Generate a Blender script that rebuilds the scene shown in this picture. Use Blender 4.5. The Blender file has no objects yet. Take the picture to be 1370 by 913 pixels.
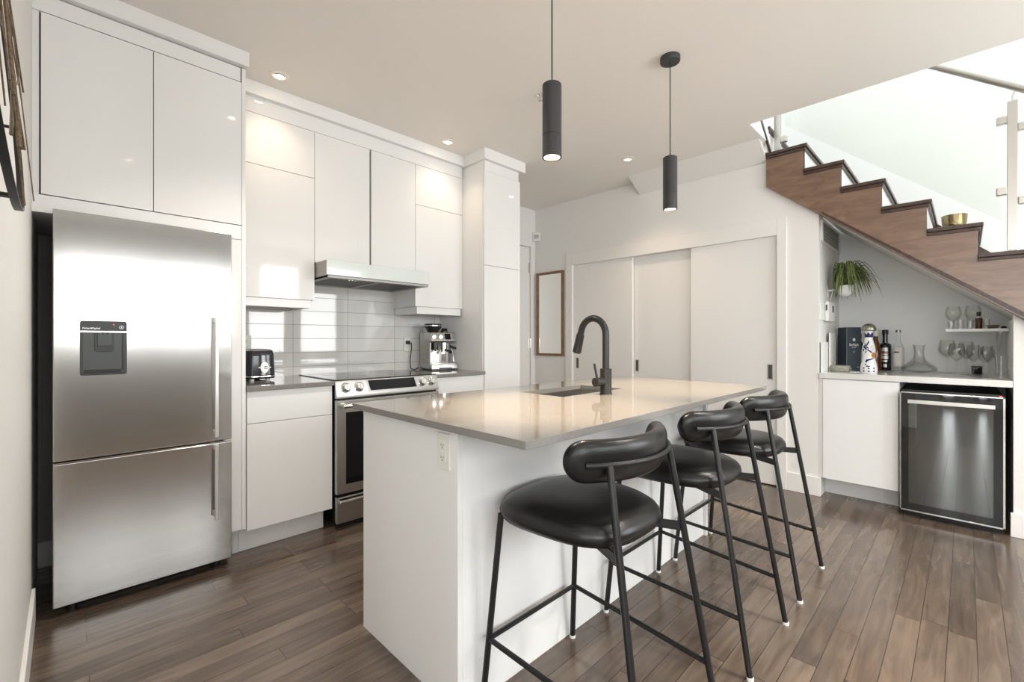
import bpy, bmesh, math, random
from mathutils import Vector, Matrix
random.seed(7)
S = bpy.context.scene
COL = S.collection
PI = math.pi
H = 2.785            # ceiling height

# ------------------------------------------------------------------ camera, light, exposure
cam_d = bpy.data.cameras.new('camera')
cam = bpy.data.objects.new('camera', cam_d); COL.objects.link(cam)
cam_d.sensor_width = 36.0
cam_d.lens = 602.5 / 1370 * 36.0
cam_d.shift_y = -1.9 / 1370
cam_d.clip_start = 0.01
cam.location = (0, 0, 1.2)
YAW = 0.7896
cam.rotation_euler = (PI / 2, 0, YAW - PI / 2)
S.camera = cam

S.view_settings.view_transform = 'Standard'
S.view_settings.look = 'None'
S.view_settings.gamma = 1.0
S.view_settings.use_curve_mapping = False
S.view_settings.exposure = 1.40

world = bpy.data.worlds.new('sky'); S.world = world
world.use_nodes = True
wb = world.node_tree.nodes['Background']
wb.inputs[0].default_value = (0.93, 0.97, 1.0, 1)
wb.inputs[1].default_value = 0.9

def area(name, loc, direction, sx, sy, power, color=(1, 1, 1)):
    d = bpy.data.lights.new(name, 'AREA'); d.shape = 'RECTANGLE'
    d.size = sx; d.size_y = sy; d.energy = power; d.color = color
    o = bpy.data.objects.new(name, d); COL.objects.link(o)
    o.location = loc
    o.rotation_euler = Vector(direction).to_track_quat('-Z', 'Y').to_euler()
    return o

WY = -2.2            # window wall behind and to the right of the camera
WX = -3.2            # glazed wall behind the camera
# daylight through the windows
area('daylight_south', (0.85, WY - 0.12, 1.68), (0, 1, 0), 2.1, 1.0, 13, (0.97, 0.99, 1.0))
area('daylight_south', (2.65, WY - 0.12, 1.72), (0, 1, 0), 0.7, 1.6, 16, (0.97, 0.99, 1.0))
area('daylight_south', (3.6, WY - 0.12, 1.72), (0, 1, 0), 0.8, 1.6, 16, (0.97, 0.99, 1.0))
area('daylight_south', (-1.75, WY - 0.12, 1.55), (0, 1, 0), 2.1, 1.8, 28, (0.97, 0.99, 1.0))  # extra unseen window, added for more light
area('daylight_west', (WX - 0.12, -1.2, 1.4), (1, 0, 0), 1.4, 2.5, 10, (0.98, 0.99, 1.0))
area('daylight_west', (WX - 0.12, -0.205, 1.4), (1, 0, 0), 0.19, 2.5, 4.5, (0.98, 0.99, 1.0))
area('daylight_west', (WX - 0.12, 0.22, 1.4), (1, 0, 0), 0.24, 2.5, 5.5, (0.98, 0.99, 1.0))
area('daylight_skylight', (3.9, -0.9, 5.15), (0, 0, -1), 1.6, 3.0, 11, (1.0, 0.985, 0.955))

# ------------------------------------------------------------------ materials
def new_mat(name):
    m = bpy.data.materials.new(name); m.use_nodes = True
    return m, m.node_tree.nodes, m.node_tree.links, m.node_tree.nodes['Principled BSDF']

def mat(name, col, rough=0.5, metal=0.0, spec=0.5, coat=0.0, emit=None, estr=0.0, noise=0.0, nscale=40.0, bump=0.0,
        trans=0.0, ior=1.45, alpha=1.0, aniso=0.0):
    m, n, l, b = new_mat(name)
    b.inputs['Base Color'].default_value = (*col, 1)
    b.inputs['Roughness'].default_value = rough
    b.inputs['Metallic'].default_value = metal
    b.inputs['Specular IOR Level'].default_value = spec
    b.inputs['Coat Weight'].default_value = coat
    b.inputs['Coat Roughness'].default_value = 0.05
    b.inputs['Transmission Weight'].default_value = trans
    b.inputs['IOR'].default_value = ior
    b.inputs['Anisotropic'].default_value = aniso
    if emit:
        b.inputs['Emission Color'].default_value = (*emit, 1)
        b.inputs['Emission Strength'].default_value = estr
    if noise or bump:
        tc = n.new('ShaderNodeTexCoord'); nz = n.new('ShaderNodeTexNoise')
        nz.inputs['Scale'].default_value = nscale; nz.inputs['Detail'].default_value = 4
        l.new(tc.outputs['Object'], nz.inputs['Vector'])
        if noise:
            mx = n.new('ShaderNodeMix'); mx.data_type = 'RGBA'
            mx.inputs['A'].default_value = (*[c * (1 - noise) for c in col], 1)
            mx.inputs['B'].default_value = (*[min(1, c * (1 + noise)) for c in col], 1)
            l.new(nz.outputs['Fac'], mx.inputs['Factor']); l.new(mx.outputs['Result'], b.inputs['Base Color'])
        if bump:
            bp = n.new('ShaderNodeBump'); bp.inputs['Strength'].default_value = bump
            bp.inputs['Distance'].default_value = 0.002
            l.new(nz.outputs['Fac'], bp.inputs['Height']); l.new(bp.outputs['Normal'], b.inputs['Normal'])
    return m

def brushed(name, col, rough, scale, axis_stretch, bump=0.06):
    """brushed metal: fine streaks along one axis"""
    m, n, l, b = new_mat(name)
    b.inputs['Base Color'].default_value = (*col, 1); b.inputs['Metallic'].default_value = 1.0
    tc = n.new('ShaderNodeTexCoord'); mp = n.new('ShaderNodeMapping'); mp.inputs['Scale'].default_value = axis_stretch
    nz = n.new('ShaderNodeTexNoise'); nz.inputs['Scale'].default_value = scale; nz.inputs['Detail'].default_value = 3
    l.new(tc.outputs['Object'], mp.inputs['Vector']); l.new(mp.outputs['Vector'], nz.inputs['Vector'])
    mr = n.new('ShaderNodeMapRange'); mr.inputs['To Min'].default_value = rough * 0.85; mr.inputs['To Max'].default_value = rough * 1.2
    l.new(nz.outputs['Fac'], mr.inputs['Value']); l.new(mr.outputs['Result'], b.inputs['Roughness'])
    bp = n.new('ShaderNodeBump'); bp.inputs['Strength'].default_value = bump; bp.inputs['Distance'].default_value = 0.001
    l.new(nz.outputs['Fac'], bp.inputs['Height']); l.new(bp.outputs['Normal'], b.inputs['Normal'])
    return m

def wood_floor():
    m, n, l, b = new_mat('floor_planks')
    tc = n.new('ShaderNodeTexCoord')
    br = n.new('ShaderNodeTexBrick')
    br.inputs['Scale'].default_value = 1.0
    br.inputs['Brick Width'].default_value = 1.05; br.inputs['Row Height'].default_value = 0.083
    br.inputs['Mortar Size'].default_value = 0.0011; br.inputs['Mortar Smooth'].default_value = 0.0
    br.offset = 0.37; br.offset_frequency = 3; br.squash = 0.8; br.squash_frequency = 2
    br.inputs['Color1'].default_value = (0, 0, 0, 1); br.inputs['Color2'].default_value = (1, 1, 1, 1)
    br.inputs['Mortar'].default_value = (0.5, 0.5, 0.5, 1)
    l.new(tc.outputs['Object'], br.inputs['Vector'])
    # grain: stretched noise, shifted per plank
    add = n.new('ShaderNodeVectorMath'); add.operation = 'MULTIPLY_ADD'
    add.inputs[1].default_value = (7.3, 3.1, 5.0)
    l.new(br.outputs['Color'], add.inputs[0]); l.new(tc.outputs['Object'], add.inputs[2])
    mp = n.new('ShaderNodeMapping'); mp.inputs['Scale'].default_value = (1.5, 14.0, 1.0)
    l.new(add.outputs[0], mp.inputs['Vector'])
    nz = n.new('ShaderNodeTexNoise'); nz.inputs['Scale'].default_value = 1.5; nz.inputs['Detail'].default_value = 7
    nz.inputs['Distortion'].default_value = 1.4
    l.new(mp.outputs[0], nz.inputs['Vector'])
    nz2 = n.new('ShaderNodeTexNoise'); nz2.inputs['Scale'].default_value = 2.6; nz2.inputs['Detail'].default_value = 3
    l.new(tc.outputs['Object'], nz2.inputs['Vector'])
    m1 = n.new('ShaderNodeMix'); m1.data_type = 'FLOAT'; m1.inputs['Factor'].default_value = 0.30
    l.new(nz.outputs['Fac'], m1.inputs['A']); l.new(br.outputs['Color'], m1.inputs['B'])
    m2 = n.new('ShaderNodeMix'); m2.data_type = 'FLOAT'; m2.inputs['Factor'].default_value = 0.25
    l.new(m1.outputs['Result'], m2.inputs['A']); l.new(nz2.outputs['Fac'], m2.inputs['B'])
    cr = n.new('ShaderNodeValToRGB')
    e = cr.color_ramp.elements
    e[0].position = 0.27; e[0].color = (0.050, 0.034, 0.025, 1)
    e[1].position = 0.72; e[1].color = (0.185, 0.140, 0.105, 1)
    x = e.new(0.5); x.color = (0.110, 0.079, 0.058, 1)
    l.new(m2.outputs['Result'], cr.inputs['Fac'])
    dk = n.new('ShaderNodeMix'); dk.data_type = 'RGBA'
    dk.inputs['B'].default_value = (0.018, 0.010, 0.007, 1)
    l.new(cr.outputs['Color'], dk.inputs['A']); l.new(br.outputs['Fac'], dk.inputs['Factor'])
    l.new(dk.outputs['Result'], b.inputs['Base Color'])
    mr = n.new('ShaderNodeMapRange'); mr.inputs['To Min'].default_value = 0.17; mr.inputs['To Max'].default_value = 0.27
    l.new(nz.outputs['Fac'], mr.inputs['Value']); l.new(mr.outputs['Result'], b.inputs['Roughness'])
    b.inputs['Specular IOR Level'].default_value = 0.85
    bp = n.new('ShaderNodeBump'); bp.inputs['Strength'].default_value = 0.22; bp.inputs['Distance'].default_value = 0.001
    inv = n.new('ShaderNodeMath'); inv.operation = 'MULTIPLY_ADD'; inv.inputs[1].default_value = -1.0
    sc = n.new('ShaderNodeMath'); sc.operation = 'MULTIPLY'; sc.inputs[1].default_value = 0.015
    l.new(nz.outputs['Fac'], sc.inputs[0]); l.new(br.outputs['Fac'], inv.inputs[0]); l.new(sc.outputs[0], inv.inputs[2])
    l.new(inv.outputs[0], bp.inputs['Height']); l.new(bp.outputs['Normal'], b.inputs['Normal'])
    return m

def wood(name, c1, c2, stretch=(1, 1, 1), rough=0.4, scale=6.0, coat=0.0):
    m, n, l, b = new_mat(name)
    tc = n.new('ShaderNodeTexCoord'); mp = n.new('ShaderNodeMapping'); mp.inputs['Scale'].default_value = stretch
    nz = n.new('ShaderNodeTexNoise'); nz.inputs['Scale'].default_value = scale; nz.inputs['Detail'].default_value = 6
    nz.inputs['Distortion'].default_value = 0.8
    l.new(tc.outputs['Object'], mp.inputs['Vector']); l.new(mp.outputs['Vector'], nz.inputs['Vector'])
    cr = n.new('ShaderNodeValToRGB'); e = cr.color_ramp.elements
    e[0].position = 0.3; e[0].color = (*c1, 1); e[1].position = 0.72; e[1].color = (*c2, 1)
    l.new(nz.outputs['Fac'], cr.inputs['Fac']); l.new(cr.outputs['Color'], b.inputs['Base Color'])
    b.inputs['Roughness'].default_value = rough
    b.inputs['Coat Weight'].default_value = coat; b.inputs['Coat Roughness'].default_value = 0.22
    return m

def tile_mat():
    m, n, l, b = new_mat('glossy_wall_tile')
    tc = n.new('ShaderNodeTexCoord'); mp = n.new('ShaderNodeMapping')
    # object x -> u, object z -> v  (stacked bond)
    cx = n.new('ShaderNodeSeparateXYZ'); cc = n.new('ShaderNodeCombineXYZ')
    l.new(tc.outputs['Object'], cx.inputs[0]); l.new(cx.outputs['X'], cc.inputs['X']); l.new(cx.outputs['Z'], cc.inputs['Y'])
    l.new(cc.outputs[0], mp.inputs['Vector'])
    br = n.new('ShaderNodeTexBrick'); br.offset = 0.0; br.squash = 1.0
    br.inputs['Scale'].default_value = 1.0
    br.inputs['Brick Width'].default_value = 0.4125; br.inputs['Row Height'].default_value = 0.1025
    br.inputs['Mortar Size'].default_value = 0.0013; br.inputs['Mortar Smooth'].default_value = 0.1
    br.inputs['Color1'].default_value = (0.70, 0.685, 0.66, 1); br.inputs['Color2'].default_value = (0.745, 0.73, 0.70, 1)
    br.inputs['Mortar'].default_value = (0.20, 0.185, 0.17, 1)
    l.new(mp.outputs[0], br.inputs['Vector'])
    l.new(br.outputs['Color'], b.inputs['Base Color'])
    mr = n.new('ShaderNodeMapRange'); mr.inputs['To Min'].default_value = 0.03; mr.inputs['To Max'].default_value = 0.6
    l.new(br.outputs['Fac'], mr.inputs['Value']); l.new(mr.outputs['Result'], b.inputs['Roughness'])
    bp = n.new('ShaderNodeBump'); bp.inputs['Strength'].default_value = 0.4; bp.inputs['Distance'].default_value = 0.001; bp.invert = True
    l.new(br.outputs['Fac'], bp.inputs['Height']); l.new(bp.outputs['Normal'], b.inputs['Normal'])
    b.inputs['Specular IOR Level'].default_value = 0.6
    return m

def speckle(name, col, amt, scale, rough):
    m, n, l, b = new_mat(name)
    tc = n.new('ShaderNodeTexCoord'); vz = n.new('ShaderNodeTexNoise'); vz.inputs['Scale'].default_value = scale
    vz.inputs['Detail'].default_value = 2
    l.new(tc.outputs['Object'], vz.inputs['Vector'])
    cr = n.new('ShaderNodeValToRGB'); e = cr.color_ramp.elements
    e[0].position = 0.38; e[0].color = (*[c * (1 - amt) for c in col], 1); e[1].position = 0.62; e[1].color = (*[min(1, c * (1 + amt)) for c in col], 1)
    l.new(vz.outputs['Fac'], cr.inputs['Fac']); l.new(cr.outputs['Color'], b.inputs['Base Color'])
    b.inputs['Roughness'].default_value = rough
    return m

def clear_glass(name, tint=(1, 1, 1), rough=0.0):
    """thin clear glass: transparent with a fresnel reflection"""
    m = bpy.data.materials.new(name); m.use_nodes = True
    n = m.node_tree.nodes; l = m.node_tree.links; n.clear()
    out = n.new('ShaderNodeOutputMaterial'); mx = n.new('ShaderNodeMixShader')
    tr = n.new('ShaderNodeBsdfTransparent'); tr.inputs[0].default_value = (*tint, 1)
    gl = n.new('ShaderNodeBsdfGlossy'); gl.inputs['Roughness'].default_value = rough
    lw = n.new('ShaderNodeLayerWeight'); lw.inputs['Blend'].default_value = 0.28
    mp = n.new('ShaderNodeMapRange'); mp.inputs['To Min'].default_value = 0.03; mp.inputs['To Max'].default_value = 0.27
    l.new(lw.outputs['Fresnel'], mp.inputs['Value']); l.new(mp.outputs['Result'], mx.inputs[0])
    l.new(tr.outputs[0], mx.inputs[1]); l.new(gl.outputs[0], mx.inputs[2]); l.new(mx.outputs[0], out.inputs['Surface'])
    return m

M = {}
M['wall'] = mat('wall_paint', (0.80, 0.785, 0.755), 0.55, bump=0.03, nscale=300)
M['ceiling'] = mat('ceiling_paint', (0.85, 0.81, 0.755), 0.6)
M['upper'] = mat('upper_stair_paint', (0.86, 0.87, 0.86), 0.6)
M['wall_dim'] = mat('wall_paint_darkened', (0.20, 0.19, 0.175), 0.6)  # unseen window wall: backlit shade put into its colour, for the fridge reflection
M['trim'] = mat('trim_paint', (0.82, 0.80, 0.77), 0.35)
M['floor'] = wood_floor()
M['cab'] = mat('white_lacquer', (0.83, 0.825, 0.81), 0.05, spec=0.5)
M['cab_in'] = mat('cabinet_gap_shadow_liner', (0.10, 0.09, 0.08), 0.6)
M['cab_matt'] = mat('white_laminate', (0.83, 0.825, 0.81), 0.30)
M['tile'] = tile_mat()
M['quartz'] = speckle('grey_quartz', (0.225, 0.213, 0.195), 0.10, 500, 0.06)
M['white_top'] = speckle('white_laminate_counter', (0.70, 0.69, 0.66), 0.04, 300, 0.12)
M['steel'] = brushed('brushed_steel', (0.47, 0.455, 0.43), 0.30, 40, (1, 1, 40))
M['steel_v'] = brushed('brushed_steel_door', (0.57, 0.555, 0.53), 0.15, 30, (1, 1, 14), 0.02)
M['chrome'] = mat('polished_steel', (0.72, 0.71, 0.69), 0.12, metal=1)
M['grey_steel'] = mat('grey_hood_steel', (0.38, 0.37, 0.35), 0.5, metal=0.6)
M['pale_steel'] = mat('pale_satin_steel', (0.80, 0.79, 0.77), 0.33, metal=1)
M['satin'] = mat('satin_steel', (0.62, 0.60, 0.56), 0.30, metal=1)
M['black_metal'] = mat('black_powder_coat', (0.010, 0.010, 0.010), 0.38)
M['faucet_black'] = mat('brushed_black_coat', (0.018, 0.017, 0.016), 0.34)
M['dark_metal'] = mat('dark_grey_coat', (0.035, 0.035, 0.035), 0.42)
M['leather'] = mat('black_leather', (0.008, 0.0078, 0.0078), 0.29, bump=0.2, nscale=260)
M['black_plastic'] = mat('black_plastic', (0.012, 0.012, 0.012), 0.3)
M['gunmetal'] = mat('dark_grey_plastic', (0.040, 0.043, 0.043), 0.35)
M['gunmetal2'] = mat('grey_plastic', (0.068, 0.074, 0.072), 0.35)
M['black_glass'] = mat('black_glass', (0.005, 0.005, 0.006), 0.05, spec=0.35)
M['ceran'] = mat('glass_ceramic', (0.02, 0.02, 0.02), 0.04, spec=0.9)
M['white_plastic'] = mat('white_plastic', (0.80, 0.80, 0.77), 0.35)
M['cream_plastic'] = mat('warm_white_plastic', (0.77, 0.78, 0.71), 0.35)
M['bulb'] = mat('lit_lamp', (1, 0.95, 0.85), 0.5, emit=(1.0, 0.80, 0.58), estr=10)
M['stair_wood'] = wood('stained_stair_wood', (0.135, 0.072, 0.042), (0.225, 0.128, 0.078), (7, 1.6, 7), 0.34, 3.5, 1.0)
M['tread_wood'] = wood('dark_tread_wood', (0.040, 0.024, 0.018), (0.085, 0.052, 0.038), (1.2, 9, 9), 0.28, 5)
M['frame_wood'] = wood('oak_frame', (0.16, 0.075, 0.035), (0.30, 0.155, 0.075), (9, 9, 1.2), 0.45, 6)
M['mirror'] = mat('mirror_glass', (0.86, 0.87, 0.85), 0.01, metal=1)
M['glass'] = clear_glass('clear_glass', (0.985, 0.99, 0.985))
M['glass_panel'] = clear_glass('balustrade_glass', (0.95, 0.962, 0.942))
M['cooler_glass'] = mat('coated_cooler_glass', (0.17, 0.178, 0.174), 0.02, metal=1)
M['tint_glass'] = mat('cooler_door_glass', (0.010, 0.012, 0.012), 0.03, spec=0.8)
M['white_glass'] = mat('frosted_white_glass', (0.70, 0.745, 0.72), 0.06)
M['mesh_filter'] = mat('filter_mesh', (0.16, 0.15, 0.14), 0.4, metal=0.8)
M['brass'] = mat('hammered_brass', (0.24, 0.19, 0.10), 0.24, metal=1, bump=1.0, nscale=75)
M['gold_rod'] = wood('bronze_rod', (0.045, 0.026, 0.012), (0.20, 0.125, 0.06), (30, 30, 4), 0.35, 8)
M['leaf'] = wood('leaf_green', (0.050, 0.085, 0.018), (0.25, 0.30, 0.10), (20, 20, 4), 0.45, 9)
M['navy'] = mat('dark_blue_card', (0.020, 0.034, 0.050), 0.45, noise=0.25, nscale=12)
M['ceramic'] = mat('white_ceramic', (0.80, 0.80, 0.78), 0.15)
M['cobalt'] = mat('cobalt_glaze', (0.015, 0.014, 0.12), 0.2)
M['cap_grey'] = mat('hammered_pewter', (0.30, 0.30, 0.24), 0.3, metal=0.9, bump=0.5, nscale=90)
M['green_glass'] = mat('green_bottle_glass', (0.006, 0.035, 0.008), 0.05, coat=0.5)
M['dark_bottle'] = mat('dark_bottle_glass', (0.006, 0.006, 0.008), 0.06, coat=0.5)
M['amber'] = mat('amber_bottle_glass', (0.10, 0.022, 0.004), 0.06, coat=0.5)
M['brown_red'] = mat('brown_red_bottle', (0.075, 0.018, 0.010), 0.25)
M['red'] = mat('dark_red_foil', (0.10, 0.010, 0.010), 0.35)
M['paper_label'] = mat('cream_paper_label', (0.60, 0.53, 0.40), 0.6)
M['white_label'] = mat('off_white_label', (0.66, 0.63, 0.58), 0.55)
M['orange'] = mat('orange_glaze', (0.55, 0.20, 0.02), 0.3)
M['paper'] = mat('white_paper', (0.80, 0.80, 0.77), 0.6)
M['stone'] = mat('carved_stone', (0.32, 0.30, 0.24), 0.6, noise=0.6, nscale=55, bump=1.0)
M['silver_print'] = mat('silver_print', (0.55, 0.55, 0.50), 0.3, metal=0.4)
M['white_print'] = mat('white_print', (0.85, 0.85, 0.85), 0.5)
M['red_led'] = mat('red_indicator', (0.5, 0.05, 0.04), 0.4, emit=(1, 0.1, 0.06), estr=0.6)
M['grille'] = mat('vent_grille_paint', (0.42, 0.43, 0.38), 0.5)
M['niche_shade'] = mat('niche_wall_shaded', (0.38, 0.36, 0.33), 0.7)  # shade of the fridge gap put into the wall colour
M['toaster'] = mat('midnight_enamel', (0.010, 0.011, 0.020), 0.12, coat=0.5)
M['chrome_dark'] = mat('smoked_plastic', (0.02, 0.018, 0.016), 0.1)

# ------------------------------------------------------------------ mesh helpers
class MB:
    def __init__(self): self.v = []; self.f = []; self.m = []
    def add(self, vs, fs, mi=0):
        o = len(self.v); self.v += [tuple(p) for p in vs]
        self.f += [tuple(i + o for i in f) for f in fs]; self.m += [mi] * len(fs)
        return self
    def box(self, x0, x1, y0, y1, z0, z1, mi=0):
        x0, x1 = sorted((x0, x1)); y0, y1 = sorted((y0, y1)); z0, z1 = sorted((z0, z1))
        vs = [(x0, y0, z0), (x1, y0, z0), (x1, y1, z0), (x0, y1, z0), (x0, y0, z1), (x1, y0, z1), (x1, y1, z1), (x0, y1, z1)]
        return self.add(vs, [(0, 3, 2, 1), (4, 5, 6, 7), (0, 1, 5, 4), (1, 2, 6, 5), (2, 3, 7, 6), (3, 0, 4, 7)], mi)
    def prism(self, pts, axis, a0, a1, mi=0):
        """extrude a 2D polygon along axis: 'x' pts=(y,z), 'y' pts=(x,z), 'z' pts=(x,y)"""
        def p3(p, a):
            return {'x': (a, p[0], p[1]), 'y': (p[0], a, p[1]), 'z': (p[0], p[1], a)}[axis]
        n = len(pts)
        vs = [p3(p, a0) for p in pts] + [p3(p, a1) for p in pts]
        fs = [tuple(range(n)), tuple(range(2 * n - 1, n - 1, -1))] + [(i, i + n, (i + 1) % n + n, (i + 1) % n) for i in range(n)]
        return self.add(vs, fs, mi)
    def lathe(self, prof, c, n=32, axis='z', mi=0, closed=False):
        """prof: list of (radius, height)"""
        vs = []; fs = []
        for r, h in prof:
            for k in range(n):
                a = 2 * PI * k / n; p = (r * math.cos(a), r * math.sin(a), h)
                if axis == 'x': p = (p[2], p[0], p[1])
                if axis == 'y': p = (p[1], p[2], p[0])
                vs.append((c[0] + p[0], c[1] + p[1], c[2] + p[2]))
        for i in range(len(prof) - 1):
            for k in range(n):
                fs.append((i * n + k, i * n + (k + 1) % n, (i + 1) * n + (k + 1) % n, (i + 1) * n + k))
        if not closed:
            fs.append(tuple(range(n - 1, -1, -1))); m = (len(prof) - 1) * n; fs.append(tuple(m + k for k in range(n)))
        return self.add(vs, fs, mi)
    def cyl(self, c, r, h, n=24, axis='z', mi=0):
        return self.lathe([(r, 0), (r, h)], c, n, axis, mi)
    def tube(self, pts, r, n=10, mi=0, cap=True, close=False):
        pts = [Vector(p) for p in pts]; vs = []; fs = []; N = len(pts)
        rs = r if isinstance(r, (list, tuple)) else [r] * N
        up = None
        for i, p in enumerate(pts):
            a = pts[(i - 1) % N] if (i > 0 or close) else p; b = pts[(i + 1) % N] if (i < N - 1 or close) else p
            t = (b - a).normalized()
            if up is None:
                up = Vector((0, 0, 1)) if abs(t.z) < 0.9 else Vector((1, 0, 0))
            s = t.cross(up).normalized(); up = s.cross(t).normalized()
            for k in range(n):
                an = 2 * PI * k / n
                vs.append(p + (s * math.cos(an) + up * math.sin(an)) * rs[i])
        for i in range(N if close else N - 1):
            j = (i + 1) % N
            for k in range(n):
                fs.append((i * n + k, i * n + (k + 1) % n, j * n + (k + 1) % n, j * n + k))
        if cap and not close:
            fs.append(tuple(range(n - 1, -1, -1))); fs.append(tuple((N - 1) * n + k for k in range(n)))
        return self.add(vs, fs, mi)
    def bar(self, p0, p1, w, h, mi=0, up=(0, 0, 1)):
        """flat bar w wide, h high between two points"""
        p0 = Vector(p0); p1 = Vector(p1); t = (p1 - p0).normalized(); u = Vector(up)
        s = t.cross(u).normalized(); u = s.cross(t).normalized(); vs = []
        for p in (p0, p1):
            for a, b in ((-1, -1), (1, -1), (1, 1), (-1, 1)):
                vs.append(p + s * a * w / 2 + u * b * h / 2)
        return self.add(vs, [(3, 2, 1, 0), (4, 5, 6, 7), (0, 1, 5, 4), (1, 2, 6, 5), (2, 3, 7, 6), (3, 0, 4, 7)], mi)
    def rotz(self, ang, c):
        ca, sa = math.cos(ang), math.sin(ang)
        self.v = [(c[0] + (x - c[0]) * ca - (y - c[1]) * sa, c[1] + (x - c[0]) * sa + (y - c[1]) * ca, z) for x, y, z in self.v]
        return self

BASE = {}
def link(name, mb, m, parent=None, bevel=0.0, seg=2, smooth=True, angle=35, sub=0):
    me = bpy.data.meshes.new(name)
    if parent is None:
        xs = [p[0] for p in mb.v]; ys = [p[1] for p in mb.v]; zs = [p[2] for p in mb.v]
        base = Vector(((min(xs) + max(xs)) / 2, (min(ys) + max(ys)) / 2, min(zs)))
    else:
        base = BASE[parent.name]
    me.from_pydata([Vector(p) - base for p in mb.v], [], mb.f)
    for x in (m if isinstance(m, (list, tuple)) else [m]): me.materials.append(x)
    me.polygons.foreach_set('material_index', mb.m)
    bm = bmesh.new(); bm.from_mesh(me); bmesh.ops.recalc_face_normals(bm, faces=bm.faces); bm.to_mesh(me); bm.free()
    if smooth:
        me.polygons.foreach_set('use_smooth', [True] * len(me.polygons))
        me.set_sharp_from_angle(angle=math.radians(angle))
    o = bpy.data.objects.new(name, me); COL.objects.link(o)
    if parent is None: o.location = base
    else: o.parent = parent
    BASE[o.name] = base
    if bevel:
        bv = o.modifiers.new('bevel', 'BEVEL'); bv.width = bevel; bv.segments = seg; bv.limit_method = 'ANGLE'; bv.angle_limit = math.radians(40)
        bv.harden_normals = True
    if sub:
        sd = o.modifiers.new('subdivision', 'SUBSURF'); sd.levels = sub; sd.render_levels = sub
    return o

def tag(o, label, cat, group=None):
    o['label'] = label; o['category'] = cat
    if group: o['group'] = group
    return o

def struct(name, mb, m, bevel=0.0, **k):
    o = link(name, mb, m, None, bevel, **k); o['kind'] = 'structure'; return o

def thing(name, loc, label, cat, group=None):
    o = bpy.data.objects.new(name, None); COL.objects.link(o); o.location = loc
    o.empty_display_size = 0.05
    BASE[o.name] = Vector(loc)
    return tag(o, label, cat, group)

def copy_tree(o, loc=None, label=None, parent=None):
    c = o.copy(); COL.objects.link(c); BASE[c.name] = BASE[o.name]
    if parent is not None: c.parent = parent
    for ch in list(o.children): copy_tree(ch, None, None, c)
    if loc is not None: c.location = loc
    if label: c['label'] = label
    return c

def bxo(name, b, m, parent=None, bevel=0.002):
    return link(name, MB().box(*b), m, parent, bevel)

def text(name, s, size, loc, rot, m, parent, depth=0.0006, sx=1.0, shear=0.0, bold=0.0, align='CENTER'):
    cu = bpy.data.curves.new(name, 'FONT'); cu.body = s; cu.size = size; cu.extrude = depth; cu.shear = shear
    cu.offset = bold; cu.align_x = align; cu.align_y = 'CENTER'; cu.resolution_u = 3
    t = bpy.data.objects.new(name, cu); COL.objects.link(t)
    me = bpy.data.meshes.new_from_object(t); bpy.data.objects.remove(t)
    mt = Matrix.Translation(Vector(loc) - BASE[parent.name]) @ rot.to_4x4() @ Matrix.Diagonal((sx, 1, 1, 1))
    me.transform(mt); me.materials.clear(); me.materials.append(m)
    o = bpy.data.objects.new(name, me); COL.objects.link(o); o.parent = parent; BASE[o.name] = BASE[parent.name]
    return o

# ------------------------------------------------------------------ the room
XL = -0.103          # left partition face
YW = 3.45            # cabinet wall (tile) face
YE = 3.73            # entry wall face
XB = 4.10            # closet wall face
XS = 4.885           # far wall of the stairwell and bar niche
# floor / ceiling
struct('floor', MB().box(WX - 0.2, 5.2, WY - 0.2, 4.0, -0.1, 0), M['floor'])
cb = MB()
cb.box(WX - 0.2, 3.576, WY - 0.2, 4.0, H, H + 0.28)
cb.box(3.576, 4.02, 1.128, 4.0, H, H + 0.28).box(4.02, XB + 0.1, 1.45, 4.0, H, H + 0.28)
struct('ceiling', cb, M['ceiling'])
# left partition
struct('wall_left', MB().box(XL - 0.11, XL, 0.48, 3.9, 0, H), M['wall'])
struct('baseboard_left', MB().box(XL, XL + 0.013, 0.48, 2.80, 0, 0.14), M['trim'], 0.003)
# wall behind the cabinets (tile on its own slab)
struct('wall_kitchen', MB().box(XL, 2.90, YW + 0.01, YE + 0.2, 0, H), M['wall'])
struct('wall_backsplash', MB().add([], []).box(0.705, 2.47, YW - 0.004, YW + 0.01, 0.90, 1.66), M['tile'])
bpy.data.objects['wall_backsplash'].data.transform(Matrix.Translation((0.0, 0.0, 0.0)))
# entry wall
eb = MB().box(2.90, XB, YE + 0.04, YE + 0.2, 0, H)
eb.box(4.012, XB, YE, YE + 0.04, 0, H).box(2.90, 4.012, YE, YE + 0.04, 2.325, H).box(2.90, 3.20, YE, YE + 0.04, 0, 2.325)
struct('wall_entry', eb, M['wall'])
ed = struct('door_4', MB().box(3.205, 4.008, YE + 0.006, YE + 0.04, 0.012, 2.32), M['trim'], 0.002)
for i, z in enumerate((2.07, 1.157, 0.25)):
    link('hinge', MB().cyl((4.010, YE - 0.004, z - 0.06), 0.008, 0.12, 10).box(3.985, 4.010, YE + 0.001, YE + 0.006, z - 0.06, z + 0.06), M['satin'], ed)
struct('trim_1', MB().box(4.010, 4.066, YE - 0.012, YE, 0, 2.352).box(3.15, 4.010, YE - 0.012, YE, 2.322, 2.352 + 0.03), M['trim'], 0.002)
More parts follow.
